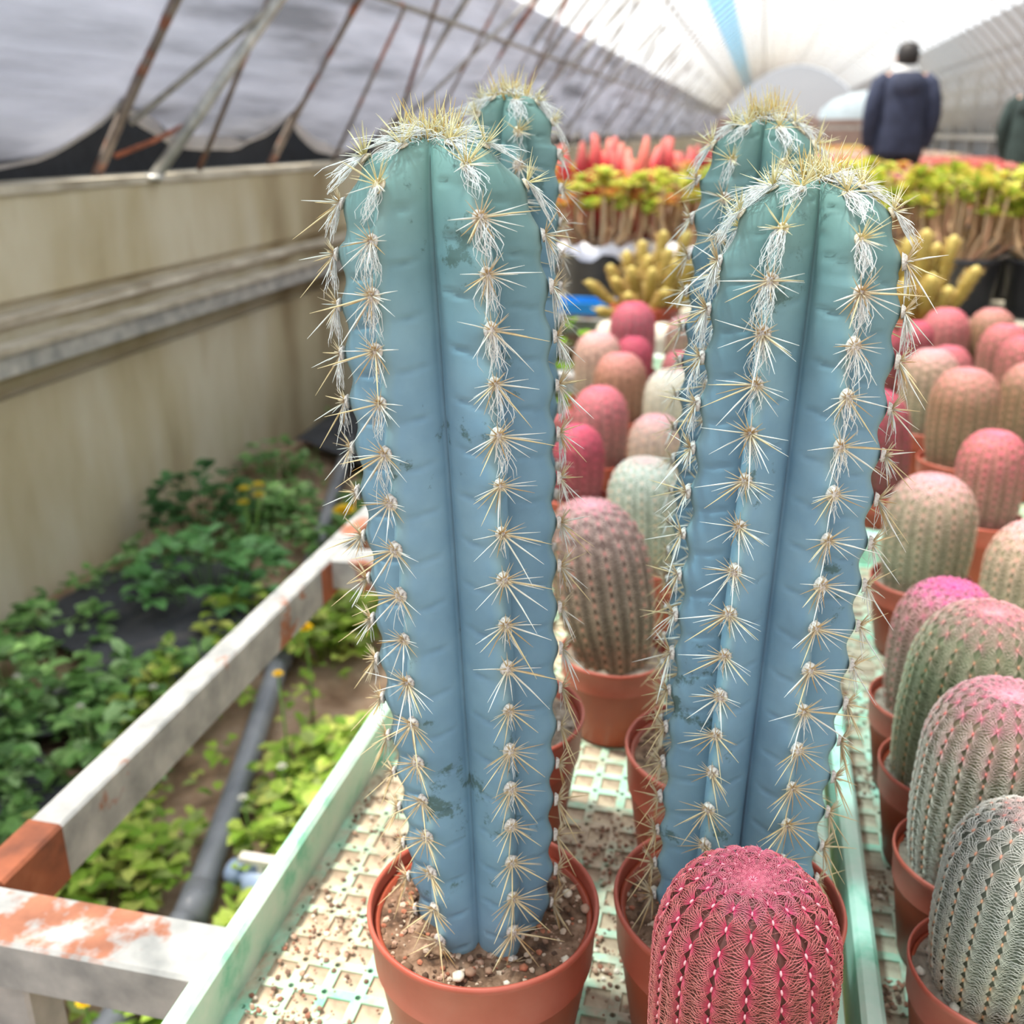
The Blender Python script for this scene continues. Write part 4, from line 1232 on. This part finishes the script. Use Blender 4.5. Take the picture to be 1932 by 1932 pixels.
clump('tall_weed', 'bright green weed clump growing up between the two benches', -0.37, 2.16, 0.64, 304, [c_(128,176,40), c_(150,196,60), c_(96,140,40)], 90, 0.05, 0.14)
clump('tall_weed', 'second weed clump between the benches, nearer the centre', -0.10, 2.2, 0.56, 305, [c_(110,130,60), c_(130,150,70), c_(90,110,50)], 80, 0.05, 0.14)
# ground cover
mb = MB(); rr = random.Random(77)
for q in range(7600):
    y = 0.45 + 4.2*rr.random()**1.3; x = rr.uniform(-1.42, -0.15)
    if q < 2800: x, y = rr.uniform(-0.66, -0.15), rr.uniform(0.55, 1.34)
    if soil_path(x, y) and rr.random() < 0.93: continue
    if in_cloth(x, y) and rr.random() < 0.8: continue
    near = False
    for pa, pb in zip(pp, pp[1:]):
        if pa[1] <= y <= pb[1]: near = -0.028 < x - (pa[0]+(pb[0]-pa[0])*(y-pa[1])/(pb[1]-pa[1])) < 0.04
    if near: continue
    shade_tint = x < -0.90 - 0.06*math.sin(y*5)
    a = rr.uniform(0, 2*PI)
    leaf(mb, Vector((x, y, rr.uniform(0.0, 0.035))), Vector((math.cos(a), math.sin(a), rr.uniform(0.0, 0.7))), Vector((0,0,1)), rr.uniform(0.016, 0.036), rr.uniform(0.010, 0.020), rr.choice(G_SHADED if shade_tint else G_SUNLIT))
tag(link('ground_cover', mb.mesh('ground_cover', M['leaf'], True, True)), 'low creeping green leaves covering the soil left of the bench', 'weeds', kind='stuff')

M['petal'] = tint_mat('petal', 0.6, 60, 0.1, translucent=0.35)
def flower(label, x, y, z, r, col, group=None, petals=12, name='yellow_flower', heads=((0,0,0),)):
    t = thing(name, label, 'flower', (x, y, 0), group)
    mb = MB()
    for hx, hy, hz in heads:
        mb.tube([(0,0,0), (hx*0.5+0.004, hy*0.5, z*0.5), (hx, hy, z+hz)], [0.0022, 0.0018, 0.0014], 5)
    link('stalk', mb.mesh('stalk', STALK), t)
    for hx, hy, hz in heads:
        mb = MB(); rr = random.Random(int(abs(x*1000)+abs(hx)*5000))
        for ring in range(3):
            for k in range(petals):
                a = 2*PI*(k+0.5*ring)/petals
                leaf(mb, Vector((0,0,0.001*ring)), Vector((math.cos(a), math.sin(a), 0.15+0.35*ring)), Vector((0,0,1)), r*(1-0.25*ring), r*0.42, col, 0.15)
        mb.lathe([(r*0.28, 0), (r*0.26, r*0.2), (r*0.1, r*0.3)], 8, col=lerp3(col, (0.5,0.3,0.02), 0.5), close=True)
        link('bloom', mb.mesh('bloom', M['petal'], True, True), t, (hx, hy, z+hz))
STALK = nmat('stalk', [(0.3, c_(90,130,50)), (0.7, c_(120,160,70))], 20, 0.6)
YEL = c_(250,206,20)
flower('large yellow flower behind the bench rail beside the blue cactus', -0.746, 1.77, 0.25, 0.026, YEL)
flower('yellow flower just below the bench rail', -0.659, 1.372, 0.20, 0.015, YEL)
flower('small round yellow flower over the grey pipe', -0.636, 1.223, 0.20, 0.009, YEL)
flower('cluster of pale yellow flowers in front of the concrete wall', -1.086, 2.008, 0.19, 0.016, c_(238,214,70), heads=((0,0,0.0),(0.03,0.01,0.008),(0.035,0.0,-0.012),(0.0,-0.01,-0.03)))
flower('tiny yellow flower under the rusty cross bar', -0.546, 0.62, 0.20, 0.009, YEL)
for x, y in ((-1.12, 1.10), (-1.0, 1.02), (-0.98, 1.22), (-1.14, 1.28), (-0.60, 1.14), (-0.62, 1.06), (-0.9, 1.3)):
    flower('tiny white flower among the low weeds', x, y, 0.10, 0.0085, c_(232,230,220), 'white weed flowers', 7, 'white_flower')

# ------------------------------------------------------------------ golden columns, black pots and leggy succulents behind
def gold_cactus(label, x, y, z, stems, seed):
    t = thing('golden_column_cactus', label, 'cactus', (x, y, z))
    mb = MB(); mb.lathe([(0.05, 0.0), (0.055, 0.002), (0.068, 0.07), (0.072, 0.072), (0.072, 0.078), (0.064, 0.078), (0.06, 0.02), (0.01, 0.02)], 24)
    link('pot', mb.mesh('gold_pot', M['terra']), t)
    mb = MB(); mb.lathe([(0.064, 0.066), (0.03, 0.07), (0.002, 0.071)], 20); link('soil', mb.mesh('gold_soil', M['soil']), t)
    rr = random.Random(seed)
    for (dx, dz, r, b) in stems:
        mb = MB()
        p0 = Vector((dx*0.25, b*0.3, 0.06)); p1 = Vector((dx*0.75, b, 0.06+dz*0.5)); p2 = Vector((dx, b*1.1, 0.06+dz))
        pts = [p0, p0.lerp(p1, 0.5), p1, p1.lerp(p2, 0.5), p2, p2+(p2-p1).normalized()*r*0.6, p2+(p2-p1).normalized()*r*0.9]
        g = c_(168,146,72)
        mb.tube(pts, [r*0.8, r*0.95, r, r, r*0.95, r*0.6, r*0.15], 14, [c_(160,118,56), c_(168,136,64), g, g, c_(190,168,92), c_(206,186,106), c_(214,194,114)])
        # fine golden spines
        for q in range(420):
            a = rr.uniform(0, 2*PI); f = rr.random()
            c = pts[0].lerp(pts[2], f*2) if f < 0.5 else pts[2].lerp(pts[4], f*2-1)
            o = Vector((math.cos(a), math.sin(a), 0.3)).normalized()
            mb.tube([c+o*r*0.85, c+o*(r+0.0085)], [0.0007, 0.0002], 3, rr.choice([c_(226,200,124), c_(206,172,92), c_(236,214,150), c_(190,140,70)]), cap=False)
        link('stem', mb.mesh('gold_stem', M['spine'], True, True), t)
gold_cactus('clump of golden column cacti left of the rear right blue cactus', -0.200, 2.06, 0.5525, [(-0.115,0.055,0.009,0),(-0.075,0.085,0.009,0.01),(-0.06,0.065,0.009,-0.02),(-0.045,0.11,0.010,0.02),(-0.03,0.085,0.009,-0.01),(-0.015,0.13,0.010,0.02),(0.0,0.105,0.010,0),(0.012,0.085,0.010,-0.03),(0.025,0.15,0.010,0.02),(0.04,0.12,0.010,-0.01),(0.055,0.10,0.010,-0.02),(0.07,0.15,0.010,0.02),(0.09,0.11,0.010,0.01),(0.1,0.06,0.010,-0.03),(-0.085,0.01,0.010,-0.05),(-0.03,0.04,0.010,-0.05),(0.04,0.05,0.010,-0.05)], 1)
gold_cactus('clump of golden column cacti right of the front right blue cactus', 0.295, 2.02, 0.5525, [(-0.08,0.09,0.016,0),(-0.045,0.13,0.014,0.02),(-0.02,0.15,0.012,0.01),(0.005,0.165,0.012,0),(0.03,0.14,0.011,0.02),(0.055,0.155,0.011,0.01),(0.095,0.105,0.011,-0.01),(-0.06,0.05,0.016,-0.03),(-0.02,0.08,0.015,-0.03),(0.02,0.09,0.014,-0.03),(0.05,0.07,0.012,-0.03),(-0.1,0.05,0.014,-0.02)], 2)
stand = thing('pot_shelf', 'narrow steel shelf between the benches under the golden cacti', 'shelf', (0, 0, 0))
beam('shelf_board', (-0.30, 1.95, 0.530), (0.42, 2.14, 0.552), M['galv'], stand)
beam('shelf_leg', (-0.28, 1.97, -0.01), (-0.25, 2.0, 0.5295), M['galv'], stand)
beam('shelf_leg', (0.37, 1.97, -0.01), (0.40, 2.0, 0.5295), M['galv'], stand)
for n, (x, y, z) in enumerate(((-0.262, 2.0, 0.5525), (-0.16, 1.985, 0.5525))):
    mb = MB(); t = thing('pale_cactus', ['creamy white round cactus under the golden columns, left one', 'creamy white round cactus under the golden columns, right one'][n], 'cactus', (x, y, z))
    mb.lathe([(0.02, 0), (0.028, 0.02), (0.027, 0.04), (0.016, 0.052), (0.002, 0.055)], 16); link('body', mb.mesh('pale_body', M['perlite']), t)
    mb = MB()
    for q in range(80):
        a = rnd.uniform(0, 2*PI); e = rnd.uniform(0, 1.5); d = Vector((math.cos(a)*math.cos(e), math.sin(a)*math.cos(e), math.sin(e)))
        p = Vector((0,0,0.025)) + d*0.027; mb.tube([p, p+d*0.006], [0.0006, 0.0002], 3, cap=False)
    link('spines', mb.mesh('pale_spines', M['wool']), t)

def rosette_mesh(seed, pal, r, n=14):
    rr = random.Random(seed); mb = MB()
    for k in range(n):
        a = k*2.39996; q = k/n
        d = Vector((math.cos(a), math.sin(a), 0.25 + 1.6*(1-q)**1.5))
        leaf(mb, Vector((0,0,0.004*(1-q))), d, Vector((0,0,1)), r*(0.55+0.5*q), r*0.42, rr.choice(pal), 0.3)
    return mb.mesh('rosette', M['leaf'], True, True)
YG = [c_(224,220,92), c_(208,214,90), c_(236,226,116), c_(184,204,80), c_(240,214,110)]
OR_ = [c_(226,170,80), c_(232,140,90), c_(220,190,80), c_(214,120,90)]
PK = [c_(226,110,110), c_(232,140,130), c_(206,90,96), c_(236,160,140), c_(214,150,140)]
RD = [c_(220,70,80), c_(236,92,96), c_(240,120,110), c_(190,50,66)]
RS = {'y': [rosette_mesh(400+i, YG, 0.042) for i in range(4)], 'o': [rosette_mesh(410+i, OR_, 0.040) for i in range(3)], 'p': [rosette_mesh(420+i, PK, 0.040) for i in range(4)], 'r': [rosette_mesh(430+i, RD, 0.04, 16) for i in range(3)]}
black_me = None
def black_pot_meshes():
    mb = MB(); mb.lathe([(0.06, 0), (0.082, 0.002), (0.095, 0.118), (0.101, 0.120), (0.101, 0.130), (0.092, 0.130), (0.086, 0.05), (0.01, 0.05)], 28)
    a = mb.mesh('black_pot', M['black_pot'])
    mb = MB(); mb.lathe([(0.0905, 0.108), (0.05, 0.116), (0.002, 0.118)], 20)
    b = mb.mesh('black_pot_soil', M['soil'])
    mb = MB()
    vs = []; fs = []
    for k in range(24):
        an = 2*PI*k/24
        vs += [(0.103*math.cos(an), 0.103*math.sin(an), 0.112+0.012*math.sin(k*1.7)), (0.105*math.cos(an), 0.105*math.sin(an), 0.133), (0.09*math.cos(an), 0.09*math.sin(an), 0.141+0.008*math.sin(k*2.3))]
    for k in range(24):
        j = (k+1) % 24
        fs += [(k*3, j*3, j*3+1, k*3+1), (k*3+1, j*3+1, j*3+2, k*3+2)]
    mb.add(vs, fs)
    return a, b, mb.mesh('liner', M['white_bag'])
BP, BS, BL = black_pot_meshes()
def leggy(label, x, y, zb, h, kinds, n, seed, group=None, liner=False, spread=0.13):
    t = thing('leggy_succulent', label, 'plant', (x, y, zb), group)
    link('pot', BP, t); link('soil', BS, t)
    if liner: link('liner', BL, t)
    rr = random.Random(seed)
    stems = MB()
    for k in range(n):
        a = rr.uniform(0, 2*PI); q = math.sqrt(rr.random())
        b = Vector((math.cos(a)*0.05*q, math.sin(a)*0.05*q, 0.113))
        tp = Vector((math.cos(a)*spread*q, math.sin(a)*spread*q, 0.13 + h*rr.uniform(0.48, 1.0)*(1-0.18*q)))
        md = b.lerp(tp, 0.5) + Vector((math.cos(a)*0.025, math.sin(a)*0.025, -0.01))
        stems.tube([b, md, tp], [0.0048, 0.0040, 0.0032], 5, rr.choice([c_(216,184,146), c_(196,160,124), c_(226,196,160), c_(212,166,136)]), cap=False)
        o = link('rosette', rr.choice(RS[rr.choice(kinds)]), t, tp)
        s = rr.uniform(0.8, 1.25); o.scale = (s, s, s); o.rotation_euler = (rr.uniform(-.35,.35), rr.uniform(-.35,.35), rr.uniform(0, 6.28))
    link('stems', stems.mesh('stems', M['spine'], True, True), t)
ZB = 0.5565
leggy('leggy yellow succulent in a black pot with white liner, left of centre', -0.375, 2.58, ZB, 0.17, 'yyyo', 34, 1, liner=True)
leggy('leggy yellow and pink succulent in a black pot beside the lined one', -0.165, 2.62, ZB, 0.19, 'yyoy', 34, 2, liner=True)
leggy('leggy succulent with orange heads hidden behind the rear right blue cactus', 0.045, 2.60, ZB, 0.19, 'yoyp', 30, 3)
leggy('leggy yellow green succulent just right of the front right blue cactus', 0.255, 2.62, ZB, 0.20, 'yyyy', 40, 4)
leggy('dense yellow succulent on bare stems in a black pot, second from right edge', 0.455, 2.57, ZB, 0.19, 'yyyy', 42, 5)
leggy('dense yellow succulent on bare stems at the right edge', 0.655, 2.56, ZB, 0.19, 'yyyy', 42, 6)
ORD = ['first', 'second', 'third', 'fourth', 'fifth', 'sixth', 'seventh']
kinds_by_row = [(2.86, 'yyyo'), (3.12, 'yoyp'), (3.40, 'yopp'), (3.72, 'ppoy'), (4.10, 'pppo')]
seed = 100
for ri, (y, kd) in enumerate(kinds_by_row):
    for i in range(6 + (1 if ri > 2 else 0)):
        x = -0.46 + 0.225*i + 0.03*math.sin(i*5+ri)
        if x > 1.1: continue
        seed += 1
        leggy('%s leggy succulent, %s from left in the %s row of black pots' % (['yellow', 'yellow and orange', 'mixed orange and pink', 'pink and orange', 'pink'][ri], ORD[i], ORD[ri+1]), x, y, ZB, 0.18 - 0.004*ri, kd, 20 if ri < 2 else 14, seed, 'black potted succulents, row %d behind' % (ri+2))
def aloe(label, x, y, zb, seed, group=None):
    t = thing('red_succulent', label, 'plant', (x, y, zb), group); rr = random.Random(seed)
    link('pot', BP, t); link('soil', BS, t)
    for k in range(11):
        a = k*2.4; d = Vector((math.cos(a)*0.27, math.sin(a)*0.27, 1))
        mb = MB(); c = rr.choice(RD); L = rr.uniform(0.20, 0.29)
        d.normalize(); p = Vector((math.cos(a)*0.03, math.sin(a)*0.03, 0.112))
        mb.tube([p, p+d*L*0.4, p+d*L*0.75+Vector((d.x*0.02, d.y*0.02, 0)), p+d*L], [0.014, 0.021, 0.019, 0.006], 7, [lerp3(c, (0.5,0.1,0.05), 0.4), c, c, lerp3(c, (0.9,0.4,0.3), 0.4)])
        link('leaf', mb.mesh('red_leaf', M['spine'], True, True), t)
aloe('fleshy red succulent standing above the yellow heads, left one', -0.455, 2.84, ZB+0.0, 1)
aloe('fleshy red succulent standing above the yellow heads, right one', -0.330, 2.86, ZB+0.0, 2)
aloe('small red succulent farther behind to the right of the red pair', -0.190, 3.30, ZB, 3)
# blue crate under the left black pots
cr = thing('blue_crate', 'bright blue plastic tray at the front of the rear bench', 'tray', (-0.47, 2.30, 0.528))
mb = MB(); mb.box((-0.13, 0.0, 0.036), (0.17, 0.012, 0.062)); link('front_rim', mb.mesh('crate_front', M['blue_tray'], False), cr)
mb = MB(); mb.box((-0.13, 0.085, 0.036), (0.17, 0.097, 0.062)); link('back_rim', mb.mesh('crate_back', M['blue_tray'], False), cr)
mb = MB(); mb.box((-0.13, 0.0125, 0.036), (-0.118, 0.0845, 0.062)); mb.box((0.158, 0.0125, 0.036), (0.17, 0.0845, 0.062)); link('end_rims', mb.mesh('crate_ends', M['blue_tray'], False), cr)
mb = MB(); mb.box((-0.118, 0.0125, 0.036), (0.158, 0.0845, 0.040)); link('bottom', mb.mesh('crate_bottom', M['blue_tray'], False), cr)
for x in (-0.12, 0.15):
    mb = MB(); mb.box((x, 0.02, -0.535), (x+0.012, 0.032, 0.0355)); link('stand_leg', mb.mesh('crate_leg', M['galv'], False), cr)

# far beds of small pink rosettes
rr = random.Random(9)
FAR = {k: [rosette_mesh(500+10*i+j, pal, 0.075, 16) for j in range(3)] for i, (k, pal) in enumerate((('pink', PK), ('red', RD), ('yellow', YG), ('pale', [c_(206,176,176), c_(216,190,184), c_(186,160,160), c_(220,200,170)])))}
lab = {'pink': 'pink rosette succulent in the far bench bed', 'red': 'red rosette succulent in the far bench bed', 'yellow': 'yellow rosette succulent in the far bench bed', 'pale': 'pale mauve rosette succulent in the far bench bed'}
for j in range(14):
    y = 4.55 + j*0.31
    for i in range(11):
        x = -0.82 + 0.19*i + rr.uniform(-.03, .03)
        if x > 1.2: continue
        k = rr.choice(['pink', 'pink', 'pale', 'red', 'yellow'] if j < 7 else ['pale', 'pale', 'pink', 'pink', 'yellow'])
        o = link('rosette_succulent', rr.choice(FAR[k]), None, (x, y + rr.uniform(-.04,.04), 0.63))
        s = rr.uniform(0.9, 1.3); o.scale = (s, s, s*1.3); o.rotation_euler = (0, 0, rr.uniform(0, 6.28))
        tag(o, lab[k], 'plant', 'far bed of %s rosettes' % k)
bed = thing('bed_trough', 'long grey trough of soil holding the far rosettes', 'trough', (0, 0, 0))
beam('trough_side', (-0.92, 4.38, 0.5565), (1.22, 4.41, 0.64), M['concrete_pale'], bed)
mb = MB(); mb.box((-0.92, 4.41, 0.5565), (1.22, 8.78, 0.632)); link('trough_soil', mb.mesh('trough_soil', M['soil_ground'], False), bed)
# bench rows still farther off
for n, (y0, y1, x0, x1, colr) in enumerate(((10.6, 13.5, -0.8, 2.6, 'pink'), (14.2, 18.0, -0.8, 2.7, 'pale'), (19.0, 25.0, -0.8, 2.7, 'red'))):
    far = thing('far_bench', ['far bench of pink plants behind the standing person', 'farther bench of pale plants near the tunnel end', 'last bench of reddish plants at the tunnel end'][n], 'bench', (0, 0, 0))
    beam('board', (x0, y0, 0.54), (x1, y1, 0.60), M['concrete_pale'], far)
    for lx in (x0+0.05, x1-0.1):
        for ly in (y0+0.05, y1-0.1): beam('leg', (lx, ly, -0.01), (lx+0.05, ly+0.05, 0.5395), M['galv'], far)
    mb = MB(); pal = {'pink': PK, 'pale': [c_(206,176,176), c_(216,190,184), c_(226,206,160)], 'red': PK+YG}[colr]
    for q in range(420):
        p = Vector((rr.uniform(x0+.05, x1-.05), rr.uniform(y0+.05, y1-.05), 0.605))
        c = rr.choice(pal)
        for l in range(5):
            a = rr.uniform(0, 6.28); leaf(mb, p, Vector((math.cos(a), math.sin(a), 0.9)), Vector((0,0,1)), 0.13, 0.07, c)
    tag(link('plants', mb.mesh('far_plants', M['leaf'], True, True), far), kind='stuff')

# ------------------------------------------------------------------ things at the far end
sh = thing('pale_shelter', 'pale blue white sheet shelter far behind, left of the person', 'shelter', (1.60, 18.1, 0))
mb = MB()
vs = []; fs = []
for i in range(9):
    a = PI*i/8
    for yy in (0, 0.8): vs.append((-0.74*math.cos(a), yy, 1.15 + 0.42*math.sin(a)))
for i in range(8): fs.append((i*2, i*2+1, i*2+3, i*2+2))
vs.append((0,0,1.15)); fs += [(i*2, i*2+2, len(vs)-1) for i in range(8)]
mb.add(vs, fs); link('sheet', mb.mesh('shelter_sheet', M['pale_sheet']), sh)
for x in (-0.7, 0.68):
    for yy in (0.02, 0.76):
        mb = MB(); mb.box((x, yy, -0.01), (x+0.03, yy+0.03, 1.14)); link('leg', mb.mesh('shelter_leg', M['galv'], False), sh)
mb = MB(); mb.box((-0.6, 0.08, 1.0), (0.6, 0.7, 1.045)); link('ledge', mb.mesh('shelter_ledge', M['galv'], False), sh)

# ------------------------------------------------------------------ people
def loft(mb, rings, n=20, col=None):
    """rings: (cx, cy, z, rx, ry)"""
    vs = []; cols = []
    for r in rings:
        for k in range(n):
            a = 2*PI*k/n
            vs.append((r[0]+r[3]*math.cos(a), r[1]+r[4]*math.sin(a), r[2])); cols.append(col if col else (1,1,1))
    fs = [(i*n+k, i*n+(k+1) % n, (i+1)*n+(k+1) % n, (i+1)*n+k) for i in range(len(rings)-1) for k in range(n)]
    fs += [tuple(reversed(range(n))), tuple((len(rings)-1)*n+k for k in range(n))]
    mb.add(vs, fs, cols)
def person(label, x, y, rotz, jacket_c, collar_c, trouser_c, turn=0.0):
    root = thing('person', label, 'person', (x, y, 0)); root.rotation_euler = (0, 0, rotz)
    # body: one skinned surface, facing +Y (away from the camera)
    J = {'pelvis': ((0,0,0.92), .12), 'waist': ((0,0,1.05), .115), 'chest': ((0,0.0,1.28), .135), 'neckb': ((0,0.01,1.41), .058), 'neck': ((0,0.02,1.46), .052), 'head': ((0,0.035,1.53), .078), 'crown': ((0,0.03,1.605), .072),
         'ls': ((-.165,0,1.36), .06), 'le': ((-.225,-.02,1.10), .045), 'lw': ((-.215,0.05,0.88), .030), 'lh': ((-.205,0.07,0.80), .034),
         'rs': ((.165,0,1.36), .06), 're': ((.225,-.02,1.10), .045), 'rw': ((.215,0.05,0.88), .030), 'rh': ((.205,0.07,0.80), .034),
         'lhip': ((-.09,0,0.86), .088), 'lk': ((-.10,0.02,0.48), .058), 'la': ((-.105,-.01,0.085), .040), 'lt': ((-.11,0.13,0.040), .034),
         'rhip': ((.09,0,0.86), .088), 'rk': ((.10,0.02,0.48), .058), 'ra': ((.105,-.01,0.085), .040), 'rt': ((.11,0.13,0.040), .034)}
    E = [('pelvis','waist'),('waist','chest'),('chest','neckb'),('neckb','neck'),('neck','head'),('head','crown'),('chest','ls'),('ls','le'),('le','lw'),('lw','lh'),('chest','rs'),('rs','re'),('re','rw'),('rw','rh'),('pelvis','lhip'),('lhip','lk'),('lk','la'),('la','lt'),('pelvis','rhip'),('rhip','rk'),('rk','ra'),('ra','rt')]
    for sd, hx in (('l', -.205), ('r', .205)):
        for k, (dx, dz) in enumerate(((-0.022, -.075), (-0.008, -.092), (0.008, -.096), (0.022, -.085))):
            J[sd+'f%d' % k] = ((hx+dx*0.4, 0.075+dx, 0.80+dz*0.5), .010); J[sd+'g%d' % k] = ((hx+dx*0.4+0.008, 0.085+dx, 0.80+dz), .008)
            E += [(sd+'h', sd+'f%d' % k), (sd+'f%d' % k, sd+'g%d' % k)]
        J[sd+'th'] = ((hx*0.88, 0.115, 0.775), .010); E.append((sd+'h', sd+'th'))
    names = list(J); idx = {k: i for i, k in enumerate(names)}
    me = bpy.data.meshes.new('body'); me.from_pydata([J[k][0] for k in names], [(idx[a], idx[b]) for a, b in E], [])
    o = link('body', me, root)
    sk = o.modifiers.new('skin', 'SKIN')
    for i, k in enumerate(names):
        r = J[k][1]; me.skin_vertices[0].data[i].radius = (r, r)
        me.skin_vertices[0].data[i].use_root = (k == 'pelvis')
    ss = o.modifiers.new('sub', 'SUBSURF'); ss.levels = 1; ss.render_levels = 2
    me.materials.append(M['skin'])
    # clothes
    mb = MB()
    loft(mb, [(0,0,0.76,.205,.150),(0,0,0.80,.212,.158),(0,0,0.95,.208,.155),(0,0,1.10,.200,.150),(0,0,1.25,.205,.150),(0,0,1.34,.195,.135),(0,0.005,1.40,.150,.110),(0,0.012,1.435,.095,.085)], 24, jacket_c)
    for s in (-1, 1):
        pts = [(s*.150,0,1.385),(s*.200,-.005,1.33),(s*.236,-.02,1.20),(s*.252,-.025,1.08),(s*.246,0.01,0.96),(s*.232,0.045,0.87),(s*.226,0.055,0.845)]
        mb.tube(pts, [.055,.075,.074,.068,.062,.055,.052], 14, jacket_c)
    jk = link('jacket', mb.mesh('jacket', M['cloth'], True, True), root)
    mb = MB(); loft(mb, [(0,-0.075,1.20,.085,.05),(0,-0.095,1.26,.125,.07),(0,-0.085,1.34,.140,.080),(0,-0.05,1.40,.120,.080),(0,-0.02,1.43,.085,.06)], 18, lerp3(jacket_c, (0.04,0.04,0.05), 0.15)); link('hood', mb.mesh('hood', M['cloth'], True, True), jk)
    mb = MB(); loft(mb, [(0,0.005,1.395,.118,.100),(0,0.01,1.43,.115,.098),(0,0.018,1.475,.095,.085),(0,0.02,1.482,.075,.068)], 20, collar_c); link('collar', mb.mesh('collar', M['cloth'], True, True), root)
    mb = MB()
    for s in (-1, 1):
        mb.tube([(s*.085,0,0.93),(s*.095,0.0,0.80),(s*.102,0.02,0.48),(s*.107,0,0.10),(s*.107,0,0.05)], [.112,.110,.078,.066,.064], 14, trouser_c)
    link('trousers', mb.mesh('trousers', M['cloth'], True, True), root)
    mb = MB()
    for s in (-1, 1): mb.tube([(s*.107,-.05,0.05),(s*.109,0.02,0.06),(s*.112,0.12,0.048),(s*.113,0.175,0.04)], [.040,.052,.045,.028], 12, (0.03,0.03,0.035))
    link('shoes', mb.mesh('shoes', M['cloth'], True, True), root)
    mb = MB(); loft(mb, [(0,-0.005,1.465,.066,.060),(0,-0.005,1.50,.082,.082),(0,0.005,1.55,.090,.100),(0,0.015,1.60,.086,.100),(0,0.02,1.635,.066,.080),(0,0.02,1.652,.030,.04)], 20); hr = link('hair', mb.mesh('hair', M['hair']), root)
    # face, turned away: nose, ears
    mb = MB(); mb.tube([(0,0.115,1.545),(0,0.138,1.515),(0,0.118,1.508)], [.008,.013,.008], 8); link('nose', mb.mesh('nose', M['skin']), root)
    for s in (-1, 1):
        mb = MB(); mb.blob((s*.089, 0.025, 1.525), 0.024, 3, None, (0.35, 0.7, 1.1), 0.05); link('ear', mb.mesh('ear', M['skin']), root)
        mb = MB(); mb.blob((s*.030, 0.110, 1.540), 0.010, 3, (0.02,0.015,0.01), (1, 0.5, 0.6), 0.0); link('eye', mb.mesh('eye', M['cloth'], True, True), root)
    mb = MB(); mb.tube([(-.022,0.112,1.485),(0,0.120,1.483),(.022,0.112,1.485)], [.004,.006,.004], 6, (0.4,0.12,0.1)); link('mouth', mb.mesh('mouth', M['cloth'], True, True), root)
    return root
person('person seen from behind in a navy jacket with a white collar', 1.12, 9.75, 0.12, c_(58,64,86), c_(226,226,224), c_(52,52,60))
person('person in a dark green coat cut by the right edge', 2.235, 10.1, -0.5, c_(58,72,70), c_(70,84,80), c_(50,52,54)).scale = (0.88, 0.88, 0.88)
